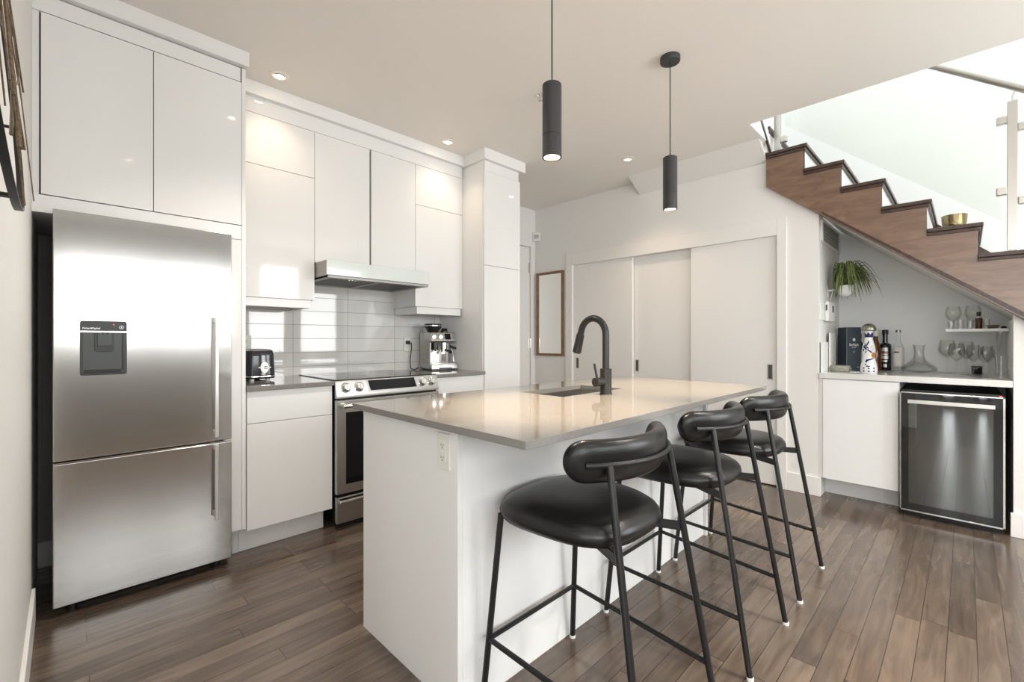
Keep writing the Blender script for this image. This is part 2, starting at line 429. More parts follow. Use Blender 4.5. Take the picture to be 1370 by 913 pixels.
# closet wall x = XB with the opening for the sliding doors, and the end of the wall at y = 0.795
YA = 0.795
C0, C1, CT = 1.078, 3.152, 2.045
wb_ = MB()
wb_.prism([(YA, 0), (C0, 0), (C0, 2.42), (YA, 2.19)], 'x', XB, XB + 0.14).box(XB, XB + 0.14, C1, 3.9, 0, H).box(XB, XB + 0.14, 1.155, C1, CT, 2.66).prism([(C0, CT), (1.155, CT), (1.155, 2.48), (C0, 2.42)], 'x', XB, XB + 0.14)
wb_.box(XB, XB + 0.14, 1.45, C1, 2.66, H).box(XB, XB + 0.14, 1.155, 1.45, 2.66, 2.70)
struct('wall_right', wb_, M['wall'])
struct('wall_closet_back', MB().box(XB + 0.14, XB + 0.5, C0 - 0.05, C1 + 0.05, 0, 2.1), M['wall'])
# casing round the closet
cs = MB().box(XB - 0.018, XB, 1.009, C0, 0, 2.185).box(XB - 0.018, XB, C1, 3.245, 0, 2.185).box(XB - 0.018, XB, C0, C1, CT, 2.185)
struct('trim_2', cs, M['trim'], 0.003)
struct('baseboard_right', MB().box(XB - 0.013, XB, YA - 0.012, 1.009, 0, 0.145).box(XB - 0.013, XB, 3.245, YE, 0, 0.145).box(XB, 4.26, YA - 0.013, YA, 0, 0.145), M['trim'], 0.003)
# three sliding doors
for i, (a, b, x) in enumerate(((2.402, 3.152, XB + 0.012), (1.72, 2.48, XB + 0.056), (1.078, 1.795, XB + 0.012))):
    d = struct('door_%d' % (i + 1), MB().box(x, x + 0.034, a, b, 0.01, CT + 0.02), M['trim'], 0.002)
    py = (3.094, 2.389, 1.134)[i]
    if i == 1: py = 2.372; 
    pw = 0.021
    pl = MB().box(x - 0.003, x + 0.001, py - pw, py - pw + 0.007, 0.873, 0.997).box(x - 0.003, x + 0.001, py + pw - 0.007, py + pw, 0.873, 0.997)
    pl.box(x - 0.003, x + 0.001, py - pw, py + pw, 0.873, 0.88).box(x - 0.003, x + 0.001, py - pw, py + pw, 0.99, 0.997)
    h = link('pull', pl, M['satin'], d, 0.001)
    link('pull_recess', MB().box(x - 0.0012, x, py - pw + 0.007, py + pw - 0.007, 0.88, 0.99), M['gunmetal2'], h)
# sloped bulkhead under the upper stair
struct('trim_3', MB().prism([(3.872, H), (XB, H), (XB, 2.657)], 'y', 1.1505, 2.31), M['wall'])
# bar niche: side wall, back wall, right wall
struct('wall_niche_side', MB().box(XB + 0.14, XS, YA, YA + 0.1, 0, 2.14), M['wall'])
struct('wall_stair', MB().box(XS, XS + 0.12, -4.2, 2.0, 0, 5.3), M['upper'])
# stair geometry: rise .196, run .235
RISE, RUN = 0.196, 0.2345
SXF = 4.06           # stringer face
def zl(y):           # lower edge of the stringer
    return 2.149 + (y - 0.780) * 0.808
rb = MB().prism([(-0.203, 0), (-0.203, zl(-0.203) - 0.004), (-1.85, zl(-1.85)), (-1.85, 0)], 'x', XB, XB + 0.1)
rb.box(XB + 0.1, XS, -0.303, -0.203, 0, zl(-0.203) - 0.03)
struct('wall_bar', rb, M['wall'])
struct('baseboard_bar', MB().box(XB - 0.014, XB, -1.85, -0.190, 0, 0.145), M['trim'], 0.003)
# upper stairwell walls, lit from a skylight
struct('wall_stairhead', MB().box(3.576, 4.02, 1.120, 1.22, H + 0.0005, 5.3).box(4.02, XS, 1.402, 1.5, 2.7, 5.3), M['upper'])
struct('wall_loft', MB().box(2.85, 2.95, -4.2, 1.2, H + 0.28, 5.3).box(2.85, XS + 0.1, -4.3, -4.2, 0, 5.3), M['upper'])
lf = MB().box(2.85, 3.1, -4.2, 1.5, 5.3, 5.4).box(4.7, XS + 0.12, -4.2, 1.5, 5.3, 5.4).box(3.1, 4.7, 0.6, 1.5, 5.3, 5.4).box(3.1, 4.7, -4.3, -2.4, 5.3, 5.4)
struct('ceiling_loft', lf, M['upper'])
# outer walls of the living area with windows (behind the camera)
def wall_with_windows(name, axis, pos, t, a0, a1, ztop, wins, m):
    mb = MB(); xs = a0
    def bx(u0, u1, z0, z1):
        if u1 - u0 < 1e-4 or z1 - z0 < 1e-4: return
        if axis == 'y': mb.box(u0, u1, pos - t, pos, z0, z1)
        else: mb.box(pos - t, pos, u0, u1, z0, z1)
    for (u0, u1, z0, z1) in wins:
        bx(xs, u0, 0, ztop); bx(u0, u1, 0, z0); bx(u0, u1, z1, ztop); xs = u1
    bx(xs, a1, 0, ztop)
    return struct(name, mb, m)
swins = [(-2.8, -0.7, 0.65, 2.45), (-0.2, 1.9, 1.18, 2.18), (2.30, 3.0, 0.92, 2.52), (3.2, 4.0, 0.92, 2.52)]  # first opening is added to let in more light
wall_with_windows('wall_front', 'y', WY, 0.1, WX - 0.1, 4.1, H, swins, M['wall_dim'])
wwins = [(-1.9, -0.5, 0.12, 2.65), (-0.30, -0.11, 0.12, 2.65), (0.10, 0.34, 0.12, 2.65)]
wall_with_windows('wall_back', 'x', WX, 0.1, WY, 4.0, H, wwins, M['wall'])
struct('wall_hall', MB().box(WX, XL - 0.11, 0.9, 1.0, 0, H), M['wall'])
def window_frame(name, axis, pos, w, nm):
    u0, u1, z0, z1 = w; mb = MB(); t = 0.05
    def bx(a, b, c, d):
        if axis == 'y': mb.box(a, b, pos - 0.09, pos - 0.01, c, d)
        else: mb.box(pos - 0.09, pos - 0.01, a, b, c, d)
    bx(u0, u0 + t, z0, z1); bx(u1 - t, u1, z0, z1); bx(u0, u1, z0, z0 + t); bx(u0, u1, z1 - t, z1)
    for k in range(1, nm + 1):
        c = u0 + (u1 - u0) * k / (nm + 1); bx(c - 0.035, c + 0.035, z0, z1)
    return struct(name, mb, M['trim'])
for i, w in enumerate(swins): window_frame('window_%d' % (i + 1), 'y', WY, w, 1 if i < 2 else 0)
for i, w in enumerate(wwins): window_frame('window_%d' % (i + 5), 'x', WX, w, 1 if i == 0 else 0)

# ------------------------------------------------------------------ kitchen run
YF = 2.818           # door face of tall and base cabinets
YU = 3.10            # door face of the wall cabinets
G = 0.0015           # reveal between doors
def door(name, parent, x0, x1, z0, z1, yf, t=0.019, m=None):
    return link(name, MB().box(x0 + G, x1 - G, yf, yf + t, z0 + G, z1 - G), m or M['cab'], parent, 0.0012)
# cabinet over the fridge
t = thing('wall_cabinet', (0.3, 3.1, 1.83), 'deep white two-door cabinet above the refrigerator', 'cabinet')
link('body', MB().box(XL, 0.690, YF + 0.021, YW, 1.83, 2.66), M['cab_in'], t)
door('door', t, -0.077, 0.308, 1.831, 2.622, YF); door('door', t, 0.308, 0.692, 1.831, 2.622, YF)
link('filler_strip', MB().box(XL, -0.081, YF + 0.012, YF + 0.03, 1.831, 2.66), M['cab'], t, 0.001)
link('bottom_rail', MB().box(XL, 0.69, YF - 0.001, YF + 0.022, 1.752, 1.828).box(XL, 0.69, YF + 0.022, YW, 1.752, 1.772), M['cab_matt'], t, 0.001)
link('top_fascia', MB().box(XL, 0.686, YF + 0.002, YF + 0.03, 2.625, 2.70), M['cab_matt'], t, 0.001)
# tall panel beside the fridge
t = thing('tall_panel', (0.69, 3.1, 0), 'tall white panel standing between the refrigerator and the toaster counter', 'panel')
link('side_board', MB().box(0.692, 0.711, YF, YW, 0.148, 2.70).box(0.692, 0.711, YF + 0.10, YW, 0, 0.148), M['cab_matt'], t, 0.001)
link('front_filler', MB().box(0.636, 0.691, YF + 0.001, YF + 0.02, 0.150, 1.750), M['cab'], t, 0.001)
link('toe_kick', MB().box(0.64, 0.692, YF + 0.072, YF + 0.09, 0.0, 0.150), M['cab_matt'], t, 0.001)
# back of the niche
struct('baseboard_niche', MB().box(XL, 0.69, YW - 0.026, YW - 0.012, 0, 0.13), M['trim'])
struct('wall_niche', MB().box(XL, 0.69, YW - 0.012, YW, 0, 1.75), M['niche_shade'])
# wall cabinets
def bodybox(parent, x0, x1, z0, z1, m=None):
    return link('body', MB().box(x0, x1, YU + 0.0205, YW - 0.005, z0, z1), m or M['cab_matt'], parent, 0.001)
t = thing('wall_cabinet', (0.95, 3.27, 1.41), 'white glossy wall cabinet above the toaster, left of the range hood', 'cabinet')
bodybox(t, 0.713, 1.196, 1.464, 2.60)
door('door', t, 0.713, 1.196, 2.289, 2.605, YU); door('door', t, 0.713, 1.196, 1.464, 2.289, YU)
link('light_rail', MB().box(0.713, 1.171, YU + 0.004, YU + 0.022, 1.410, 1.4625).box(1.153, 1.171, YU + 0.022, YW - 0.005, 1.410, 1.4625), M['cab_matt'], t, 0.001)
link('puck_light', MB().cyl((1.05, 3.28, 1.452), 0.03, 0.012), M['satin'], t)
t = thing('wall_cabinet', (1.59, 3.27, 1.72), 'white two-door cabinet above the range hood with a dark gap between doors', 'cabinet')
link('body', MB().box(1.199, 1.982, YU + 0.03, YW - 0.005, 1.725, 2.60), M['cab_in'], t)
door('door', t, 1.196, 1.596, 1.722, 2.605, YU); door('door', t, 1.606, 1.985, 1.722, 2.605, YU)
t = thing('wall_cabinet', (2.22, 3.27, 1.41), 'white glossy wall cabinet above the espresso machine', 'cabinet')
bodybox(t, 1.988, 2.465, 1.466, 2.60)
door('door', t, 1.985, 2.467, 2.284, 2.605, YU); door('door', t, 1.985, 2.467, 1.466, 2.284, YU)
link('light_rail', MB().box(2.003, 2.447, YU + 0.004, YU + 0.022, 1.408, 1.4645).box(2.003, 2.021, YU + 0.022, YW - 0.005, 1.408, 1.4645), M['cab_matt'], t, 0.001)
# fascia and crown
struct('trim_4', MB().box(0.713, 2.465, YU + 0.003, YU + 0.03, 2.607, 2.72), M['cab'], 0.001)
cr_ = MB().box(0.713, 2.465, YU - 0.035, YU + 0.03, 2.703, H)
cr_.box(XL, 0.713 + 0.008, YF - 0.032, YF + 0.03, 2.705, H).box(0.695, 0.721, YF + 0.03, YU - 0.035, 2.705, H)
cr_.box(2.447, 2.935, YF - 0.032, YF + 0.03, 2.695, H).box(2.447, 2.473, YF + 0.03, YU, 2.695, H)
cr_.box(2.905, 2.935, YF + 0.03, YE, 2.695, H)
struct('trim_5', cr_, M['cab_matt'], 0.0015)
# pantry
t = thing('pantry_cabinet', (2.68, 3.1, 0), 'tall white pantry cabinet at the far end of the kitchen run', 'cabinet')
link('body', MB().box(2.467, 2.900, YF + 0.0205, YW, 0.12, 2.61), M['cab'], t, 0.001)
door('door', t, 2.471, 2.897, 1.822, 2.612, YF); door('door', t, 2.471, 2.897, 0.13, 1.822, YF)
link('top_fascia', MB().box(2.480, 2.882, YF + 0.006, YF + 0.03, 2.614, 2.70).box(2.475, 2.487, YF + 0.03, YW, 2.614, 2.70), M['cab'], t, 0.001)
link('toe_kick', MB().box(2.47, 2.90, YF + 0.072, YF + 0.09, 0, 0.12), M['cab_matt'], t)
# base cabinets
CZ = 0.938           # worktop height
t = thing('base_cabinet', (0.95, 3.1, 0), 'white base cabinet with drawer over door under the toaster', 'cabinet')
link('body', MB().box(0.713, 1.196, YF + 0.0205, YW - 0.005, 0.13, 0.909), M['cab_matt'], t, 0.001)
door('drawer', t, 0.716, 1.197, 0.728, 0.910, YF); door('door', t, 0.716, 1.197, 0.131, 0.728, YF)
link('toe_kick', MB().box(0.694, 1.170, YF + 0.075, YF + 0.092, 0, 0.131), M['cab_matt'], t, 0.001)
t = thing('base_cabinet', (2.22, 3.1, 0), 'white base cabinet under the espresso machine counter', 'cabinet')
link('body', MB().box(1.984, 2.465, YF + 0.0205, YW - 0.005, 0.13, 0.909), M['cab_matt'], t, 0.001)
door('drawer', t, 1.984, 2.465, 0.728, 0.910, YF); door('door', t, 1.984, 2.465, 0.131, 0.728, YF)
link('toe_kick', MB().box(1.99, 2.465, YF + 0.075, YF + 0.092, 0, 0.131), M['cab_matt'], t, 0.001)
tag(link('countertop', MB().box(0.713, 1.212, 2.80, YW - 0.005, 0.911, CZ), M['quartz'], None, 0.002), 'grey quartz counter slab under the toaster, left of the range', 'countertop')
tag(link('countertop', MB().box(1.982, 2.469, 2.80, YW - 0.005, 0.911, CZ), M['quartz'], None, 0.002), 'grey quartz counter slab under the espresso machine', 'countertop')

# ------------------------------------------------------------------ refrigerator
FX0, FX1, FY = -0.039, 0.628, 2.75
t = thing('refrigerator', (0.295, 3.05, 0), 'large stainless steel refrigerator with bottom freezer in a white surround', 'refrigerator')
link('body', MB().box(FX0 + 0.006, FX1 - 0.004, FY + 0.062, YW - 0.03, 0.045, 1.745), M['gunmetal'], t, 0.004)
ud = link('upper_door', MB().box(FX0, FX1, FY, FY + 0.058, 0.672, 1.762), M['steel_v'], t, 0.004)
fd = link('freezer_door', MB().box(FX0, FX1, FY, FY + 0.058, 0.042, 0.660), M['steel_v'], t, 0.004)
link('door_trim', MB().box(FX0, FX1, FY + 0.004, FY + 0.05, 0.6612, 0.6655), M['chrome'], fd)
link('hinge', MB().box(FX1 - 0.03, FX1 - 0.002, FY + 0.004, FY + 0.05, 0.6655, 0.6715), M['white_plastic'], fd)
def fr_handle(par, z0, z1):
    mb = MB().box(0.543, 0.5605, FY - 0.050, FY - 0.036, z0, z1)
    for z in (z0 + 0.02, z1 - 0.02): mb.box(0.546, 0.5575, FY - 0.04, FY + 0.003, z - 0.012, z + 0.012)
    return link('handle', mb, M['pale_steel'], par, 0.004, 3)
fr_handle(ud, 0.698, 1.317); fr_handle(fd, 0.274, 0.662)
# water dispenser
def rrect(x0, x1, z0, z1, r, n=5):
    pts = []
    for cx_, cz_, a0 in ((x1 - r, z1 - r, 0), (x0 + r, z1 - r, PI / 2), (x0 + r, z0 + r, PI), (x1 - r, z0 + r, 1.5 * PI)):
        for k in range(n + 1):
            a = a0 + PI / 2 * k / n; pts.append((cx_ + r * math.cos(a), cz_ + r * math.sin(a)))
    return pts
DX0, DX1, DZ0, DZ1 = 0.045, 0.203, 1.040, 1.284
dsp = link('water_dispenser', MB().prism(rrect(DX0, DX1, DZ0, DZ1, 0.010), 'y', FY - 0.006, FY + 0.001), M['gunmetal'], ud, 0.0012)
link('recess', MB().prism(rrect(DX0 + 0.010, DX1 - 0.012, DZ0 + 0.010, 1.231, 0.006), 'y', FY - 0.0072, FY - 0.0062), M['gunmetal2'], dsp)
link('recess_edge', MB().box(DX1 - 0.019, DX1 - 0.012, FY - 0.0082, FY - 0.0064, 1.06, 1.231).box(DX0 + 0.012, DX1 - 0.02, FY - 0.0082, FY - 0.0064, 1.048, 1.066), M['black_plastic'], dsp)
link('trim_line', MB().box(DX0, DX1, FY - 0.0080, FY - 0.005, 1.2325, 1.2385), M['chrome'], dsp)
link('paddle', MB().prism(rrect(0.093, 0.156, 1.146, 1.232, 0.007), 'y', FY - 0.011, FY - 0.007), M['gunmetal'], dsp, 0.001)
link('paddle_pad', MB().prism(rrect(0.102, 0.150, 1.172, 1.232, 0.005), 'y', FY - 0.016, FY - 0.0111), M['gunmetal2'], dsp, 0.001)
link('nozzle', MB().box(0.116, 0.124, FY - 0.018, FY - 0.016, 1.224, 1.232).box(0.130, 0.138, FY - 0.018, FY - 0.016, 1.224, 1.232), M['black_plastic'], dsp)
link('control_button', MB().lathe([(0.0085, 0), (0.0085, 0.0015), (0.0062, 0.0015), (0.0062, 0)], (0.184, FY - 0.0078, 1.256), 20, 'y', closed=True).box(0.1825, 0.1855, FY - 0.0076, FY - 0.006, 1.252, 1.260), M['white_print'], dsp)
link('indicator', MB().cyl((0.157, FY - 0.0075, 1.268), 0.003, 0.0015, 12, 'y'), M['red_led'], dsp)
RX = Matrix.Rotation(PI / 2, 3, 'X')           # text upright, facing -y
text('brand_script', 'Fisher&Paykel', 0.0115, (0.081, FY - 0.0065, 1.2505), RX, M['white_print'], dsp, shear=0.25, bold=0.0004, sx=0.9)
link('base_grille', MB().box(FX0 + 0.02, FX1 - 0.02, FY + 0.09, FY + 0.11, 0.004, 0.043), M['black_plastic'], t)
for x in (FX0 + 0.06, FX1 - 0.06):
    link('foot', MB().cyl((x, FY + 0.05, 0), 0.018, 0.045, 16), M['black_plastic'], t)

# ------------------------------------------------------------------ range
RX0, RX1, RY = 1.203, 1.976, 2.77
t = thing('range_stove', (1.59, 3.1, 0), 'stainless steel slide-in range between the two base cabinets', 'range')
link('body', MB().box(1.2135, 1.978, RY + 0.035, YW - 0.03, 0.045, 0.905), M['black_plastic'], t, 0.002)
cp = link('control_panel', MB().prism([(RY, 0.828), (RY, 0.846), (RY + 0.024, 0.936), (RY + 0.028, 0.9385), (RY + 0.028, 0.828)], 'x', RX0, RX1), M['steel'], t, 0.003)
dsn = Vector((0, -0.038, 0.016)).normalized()
# display glass on the tilted face
def onpanel(z):      # y of the panel face at height z
    return RY if z < 0.846 else RY + 0.024 * (z - 0.846) / 0.090
link('display_bezel', MB().add([(1.412, onpanel(.935) - .003, .935), (1.782, onpanel(.935) - .003, .935), (1.800, onpanel(.852) - .003, .852), (1.424, onpanel(.852) - .003, .852),
                                (1.412, onpanel(.935) + .004, .935), (1.782, onpanel(.935) + .004, .935), (1.800, onpanel(.852) + .004, .852), (1.424, onpanel(.852) + .004, .852)],
     [(0, 1, 2, 3), (7, 6, 5, 4), (0, 4, 5, 1), (1, 5, 6, 2), (2, 6, 7, 3), (3, 7, 4, 0)]), M['steel'], cp)
link('display', MB().add([(1.421, onpanel(.930) - .0045, .930), (1.773, onpanel(.930) - .0045, .930), (1.788, onpanel(.864) - .0045, .864), (1.434, onpanel(.864) - .0045, .864),
                          (1.421, onpanel(.930), .930), (1.773, onpanel(.930), .930), (1.788, onpanel(.864), .864), (1.434, onpanel(.864), .864)],
     [(0, 1, 2, 3), (7, 6, 5, 4), (0, 4, 5, 1), (1, 5, 6, 2), (2, 6, 7, 3), (3, 7, 4, 0)]), M['black_glass'], cp)
def tilt(mb, y, z, a=-math.atan2(0.024, 0.090)):
    ca, sa = math.cos(a), math.sin(a)
    mb.v = [(px, y + (py - y) * ca - (pz - z) * sa, z + (py - y) * sa + (pz - z) * ca) for px, py, pz in mb.v]
    return mb
for x in (1.267, 1.356, 1.837, 1.915):
    ky = onpanel(0.892)
    k = link('knob', tilt(MB().lathe([(0.032, 0.002), (0.032, -0.004), (0.027, -0.006), (0.023, -0.030), (0.019, -0.034)], (x, ky, 0.892), 28, 'y'), ky, 0.892), M['chrome'], cp)
    link('pointer', tilt(MB().box(x - 0.003, x + 0.003, ky - 0.038, ky - 0.033, 0.875, 0.909), ky, 0.892), M['satin'], k, 0.001)
ct = link('cooktop', MB().box(1.2135, 1.976, RY + 0.028, YW - 0.012, CZ - 0.002, CZ + 0.006), M['ceran'], t, 0.002)
for i, (x, y, r) in enumerate(((1.40, 2.98, 0.10), (1.78, 2.98, 0.085), (1.40, 3.27, 0.08), (1.78, 3.27, 0.095))):
    link('burner_ring', MB().lathe([(r, 0), (r, 0.0004), (r - 0.002, 0.0004), (r - 0.002, 0)], (x, y, CZ + 0.006), 40, closed=True), M['gunmetal2'], ct)
od = link('oven_door', MB().box(RX0, RX1, RY - 0.004, RY + 0.03, 0.226, 0.816), M['steel'], t, 0.004)
link('window', MB().box(1.262, 1.917, RY - 0.0055, RY + 0.0, 0.283, 0.738), M['black_glass'], od, 0.001)
hb = MB().cyl((1.225, RY - 0.050, 0.785), 0.0125, 0.73, 18, 'x')
for x in (1.245, 1.935): hb.box(x - 0.012, x + 0.012, RY - 0.05, RY, 0.776, 0.794)
link('handle', hb, M['chrome'], od, 0.001)
dw = link('warming_drawer', MB().box(RX0 + 0.002, RX1 - 0.002, RY - 0.004, RY + 0.03, 0.042, 0.206), M['steel'], t, 0.003)
link('handle', MB().prism([(RY - 0.004, 0.200), (RY - 0.030, 0.193), (RY - 0.034, 0.182), (RY - 0.028, 0.172), (RY - 0.004, 0.168)], 'x', 1.215, 1.964), M['chrome'], dw, 0.002)
link('plinth', MB().box(RX0 + 0.02, RX1 - 0.02, RY + 0.04, RY + 0.06, 0, 0.045), M['black_plastic'], t)

# ------------------------------------------------------------------ range hood
t = thing('range_hood', (1.59, 3.17, 1.6), 'slim range hood with white glass front under the two-door cabinet', 'range hood')
HY = 2.90
hd = MB().box(1.203, 1.978, HY + 0.02, YW - 0.005, 1.700, 1.7205)
hd.box(1.203, 1.209, HY + 0.008, YW - 0.005, 1.605, 1.70).box(1.972, 1.978, HY + 0.008, YW - 0.005, 1.605, 1.70)
hd.box(1.203, 1.978, HY + 0.008, HY + 0.055, 1.604, 1.62).box(1.203, 1.978, YW - 0.04, YW - 0.005, 1.604, 1.62)
hd.box(1.203, 1.24, HY + 0.055, YW - 0.04, 1.604, 1.62).box(1.935, 1.978, HY + 0.055, YW - 0.04, 1.604, 1.62).box(1.575, 1.605, HY + 0.055, YW - 0.04, 1.604, 1.62)
link('canopy', hd, M['grey_steel'], t, 0.001)
gp = link('front_glass', MB().box(1.196, 1.982, HY, HY + 0.007, 1.6215, 1.7165), M['white_glass'], t, 0.001)
text('brand_mark', 'venmar', 0.016, (1.232, HY - 0.0006, 1.634), RX, M['satin'], gp, depth=0.0003)
for a, b in ((1.24, 1.575), (1.605, 1.935)):
    fm = MB().box(a, b, HY + 0.055, YW - 0.04, 1.614, 1.618)
    k = 0
    y = HY + 0.062
    while y < YW - 0.05:
        fm.box(a, b, y, y + 0.006, 1.609, 1.614); y += 0.0135
    link('filter', fm, M['mesh_filter'], t)
sw = MB()
for k in range(3): sw.cyl((1.36 + k * 0.022, HY + 0.032, 1.598), 0.006, 0.006, 12)
link('switch', sw, M['chrome'], t)

# ------------------------------------------------------------------ toaster (its narrow end towards the room)
TC = Vector((0.884, 3.285, CZ))
t = thing('toaster', TC, 'dark blue toaster with a silver oval badge on the left counter', 'toaster')
def toaster_body(z0, z1, g0, g1, n=40, rows=8):
    """rounded-rectangle plan that tapers upward"""
    mb = MB(); vs = []; fs = []
    for j in range(rows + 1):
        f = j / rows; g = g0 + (g1 - g0) * f
        top = 1.0 if f < 0.85 else 1 - 0.05 * ((f - 0.85) / 0.15) ** 2
        for k in range(n):
            a = 2 * PI * k / n; c, s = math.cos(a), math.sin(a); e = 2 / 5.0
            px = 0.090 * g * top * math.copysign(abs(c) ** e, c); py = 0.150 * (1 + (g - 1) * 0.6) * top * math.copysign(abs(s) ** e, s)
            vs.append((TC.x + px, TC.y + py, z0 + (z1 - z0) * f))
    for j in range(rows):
        for k in range(n): fs.append((j * n + k, j * n + (k + 1) % n, (j + 1) * n + (k + 1) % n, (j + 1) * n + k))
    fs.append(tuple(range(n - 1, -1, -1))); fs.append(tuple(rows * n + k for k in range(n)))
    return mb.add(vs, fs)
link('base', toaster_body(CZ + 0.014, CZ + 0.026, 0.97, 1.03, rows=2), M['black_plastic'], t)
link('base_band', toaster_body(CZ + 0.026, CZ + 0.037, 1.03, 1.02, rows=2), M['chrome'], t)
tb = link('body', toaster_body(CZ + 0.037, CZ + 0.190, 1.0, 0.93), M['toaster'], t)
link('top_plate', toaster_body(CZ + 0.190, CZ + 0.199, 0.86, 0.80, rows=2), M['chrome'], t)
for x in (0.855, 0.913):
    link('slot', MB().box(x - 0.014, x + 0.014, TC.y - 0.11, TC.y + 0.11, CZ + 0.1992, CZ + 0.2002), M['black_plastic'], t)
n = 28
YB_ = TC.y - 0.146
def tend(z): return TC.y - 0.150 * (1 - 0.07 * 0.6 * (z - 0.037) / 0.153)      # front face of the narrow end
bx_ = 0.898; bz_ = 0.085
out = []
for k in range(n):
    a = 2 * PI * k / n; out.append((0.024 * math.cos(a), 0.036 * math.sin(a) * (1 - 0.1 * abs(math.cos(a)))))
bd = MB().add([(bx_ + u, tend(bz_ + v) - 0.004, CZ + bz_ + v) for u, v in out] + [(bx_ + u, tend(bz_ + v) + 0.003, CZ + bz_ + v) for u, v in out],
       [tuple(range(n)), tuple(range(2 * n - 1, n - 1, -1))] + [(i, i + n, (i + 1) % n + n, (i + 1) % n) for i in range(n)])
bd.box(bx_ - 0.036, bx_ + 0.036, tend(bz_) - 0.0045, tend(bz_) + 0.002, CZ + bz_ - 0.004, CZ + bz_ + 0.004)
bdo = link('badge', bd, M['silver_print'], t)
link('badge_mark', MB().box(bx_ - 0.004, bx_ + 0.016, tend(bz_) - 0.0055, tend(bz_) - 0.003, CZ + bz_ - 0.008, CZ + bz_ - 0.004).box(bx_ - 0.004, bx_ + 0.016, tend(bz_) - 0.0055, tend(bz_) - 0.003, CZ + bz_ + 0.004, CZ + bz_ + 0.008), M['black_plastic'], bdo)
for x in (0.835, 0.925):
    for y in (3.17, 3.39): link('foot', MB().cyl((x, y, CZ), 0.013, 0.016, 14), M['white_plastic'] if y < 3.2 else M['black_plastic'], t)

# ------------------------------------------------------------------ espresso machine (faces the room at an angle)
EC = Vector((2.326, 3.268, CZ)); EA = -0.17
t = thing('espresso_machine', EC, 'stainless steel espresso machine with bean hopper on the right counter', 'espresso machine')
# built facing -y about its centre then turned a little
def E(mb): return mb.rotz(EA, EC)
ex0, ex1 = EC.x - 0.118, EC.x + 0.118
ey0, ey1 = EC.y - 0.105, EC.y + 0.125
bodyE = MB().box(ex0, ex1, ey0 + 0.13, ey1, CZ + 0.015, CZ + 0.325)
bodyE.prism([(ey0 + 0.13, CZ + 0.235), (ey0 + 0.012, CZ + 0.235), (ey0 - 0.004, CZ + 0.255), (ey0 + 0.022, CZ + 0.325), (ey0 + 0.13, CZ + 0.325)], 'x', ex0, ex1)
bodyE.box(ex0, ex0 + 0.012, ey0 + 0.02, ey0 + 0.14, CZ + 0.015, CZ + 0.24)
link('body', E(bodyE), M['steel'], t, 0.006, 3)
link('back_splash_plate', E(MB().box(ex0 + 0.03, ex1 - 0.03, ey0 + 0.124, ey0 + 0.129, CZ + 0.06, CZ + 0.225)), M['chrome'], t, 0.002)
drp = link('drip_tray', E(MB().box(ex0 - 0.003, ex1 + 0.012, ey0 - 0.02, ey0 + 0.15, CZ + 0.008, CZ + 0.052)), M['steel'], t, 0.006, 3)
link('drip_grate', E(MB().box(ex0 + 0.02, ex1 - 0.01, ey0 - 0.005, ey0 + 0.115, CZ + 0.0525, CZ + 0.0555)), M['satin'], drp)
link('tray_notch', E(MB().box(EC.x - 0.05, EC.x + 0.07, ey0 - 0.0215, ey0 - 0.0195, CZ + 0.008, CZ + 0.022)), M['black_plastic'], drp)
link('hopper', E(MB().lathe([(0.046, 0.0), (0.050, 0.012), (0.074, 0.048), (0.077, 0.064), (0.077, 0.070), (0.068, 0.074)], (EC.x - 0.052, EC.y - 0.005, CZ + 0.325), 32)), M['chrome_dark'], t)
link('hopper_rim', E(MB().lathe([(0.0785, 0.054), (0.0785, 0.060), (0.076, 0.060), (0.076, 0.054)], (EC.x - 0.052, EC.y - 0.005, CZ + 0.325), 32, closed=True)), M['chrome'], t)
link('tamper_knob', E(MB().lathe([(0.030, 0), (0.030, 0.014), (0.022, 0.020), (0.027, 0.030), (0.027, 0.036)], (EC.x + 0.060, EC.y + 0.00, CZ + 0.325), 24)), M['black_plastic'], t)
def epanel(x0, x1, f0, f1, off, th):
    """patch on the tilted front panel; f along height 0..1"""
    def pt(x, f, o): return (x, ey0 - 0.004 + 0.026 * f - o, CZ + 0.255 + 0.070 * f)
    return MB().add([pt(x0, f0, off), pt(x1, f0, off), pt(x1, f1, off), pt(x0, f1, off), pt(x0, f0, off - th), pt(x1, f0, off - th), pt(x1, f1, off - th), pt(x0, f1, off - th)],
                    [(0, 1, 2, 3), (7, 6, 5, 4), (0, 4, 5, 1), (1, 5, 6, 2), (2, 6, 7, 3), (3, 7, 4, 0)])
link('screen_bezel', E(epanel(EC.x + 0.012, EC.x + 0.082, 0.04, 0.90, 0.0025, 0.006)), M['chrome'], t, 0.001)
link('screen', E(epanel(EC.x + 0.016, EC.x + 0.070, 0.12, 0.84, 0.004, 0.006)), M['black_glass'], t)
for x in (-0.088, -0.025):
    link('dial', E(MB().lathe([(0.018, 0), (0.018, -0.006), (0.015, -0.014)], (EC.x + x, ey0 + 0.010, CZ + 0.286), 24, 'y')), M['chrome'], t)
link('grinder_outlet', E(MB().cyl((EC.x - 0.055, ey0 + 0.055, CZ + 0.172), 0.030, 0.065, 24)), M['chrome_dark'], t)
gh = link('group_head', E(MB().cyl((EC.x + 0.03, ey0 + 0.055, CZ + 0.19), 0.033, 0.048, 28)), M['chrome'], t)
pf = link('portafilter', E(MB().cyl((EC.x + 0.03, ey0 + 0.055, CZ + 0.155), 0.031, 0.034, 28).box(EC.x + 0.017, EC.x + 0.043, ey0 + 0.05, ey0 + 0.07, CZ + 0.135, CZ + 0.156)), M['chrome'], t, 0.001)
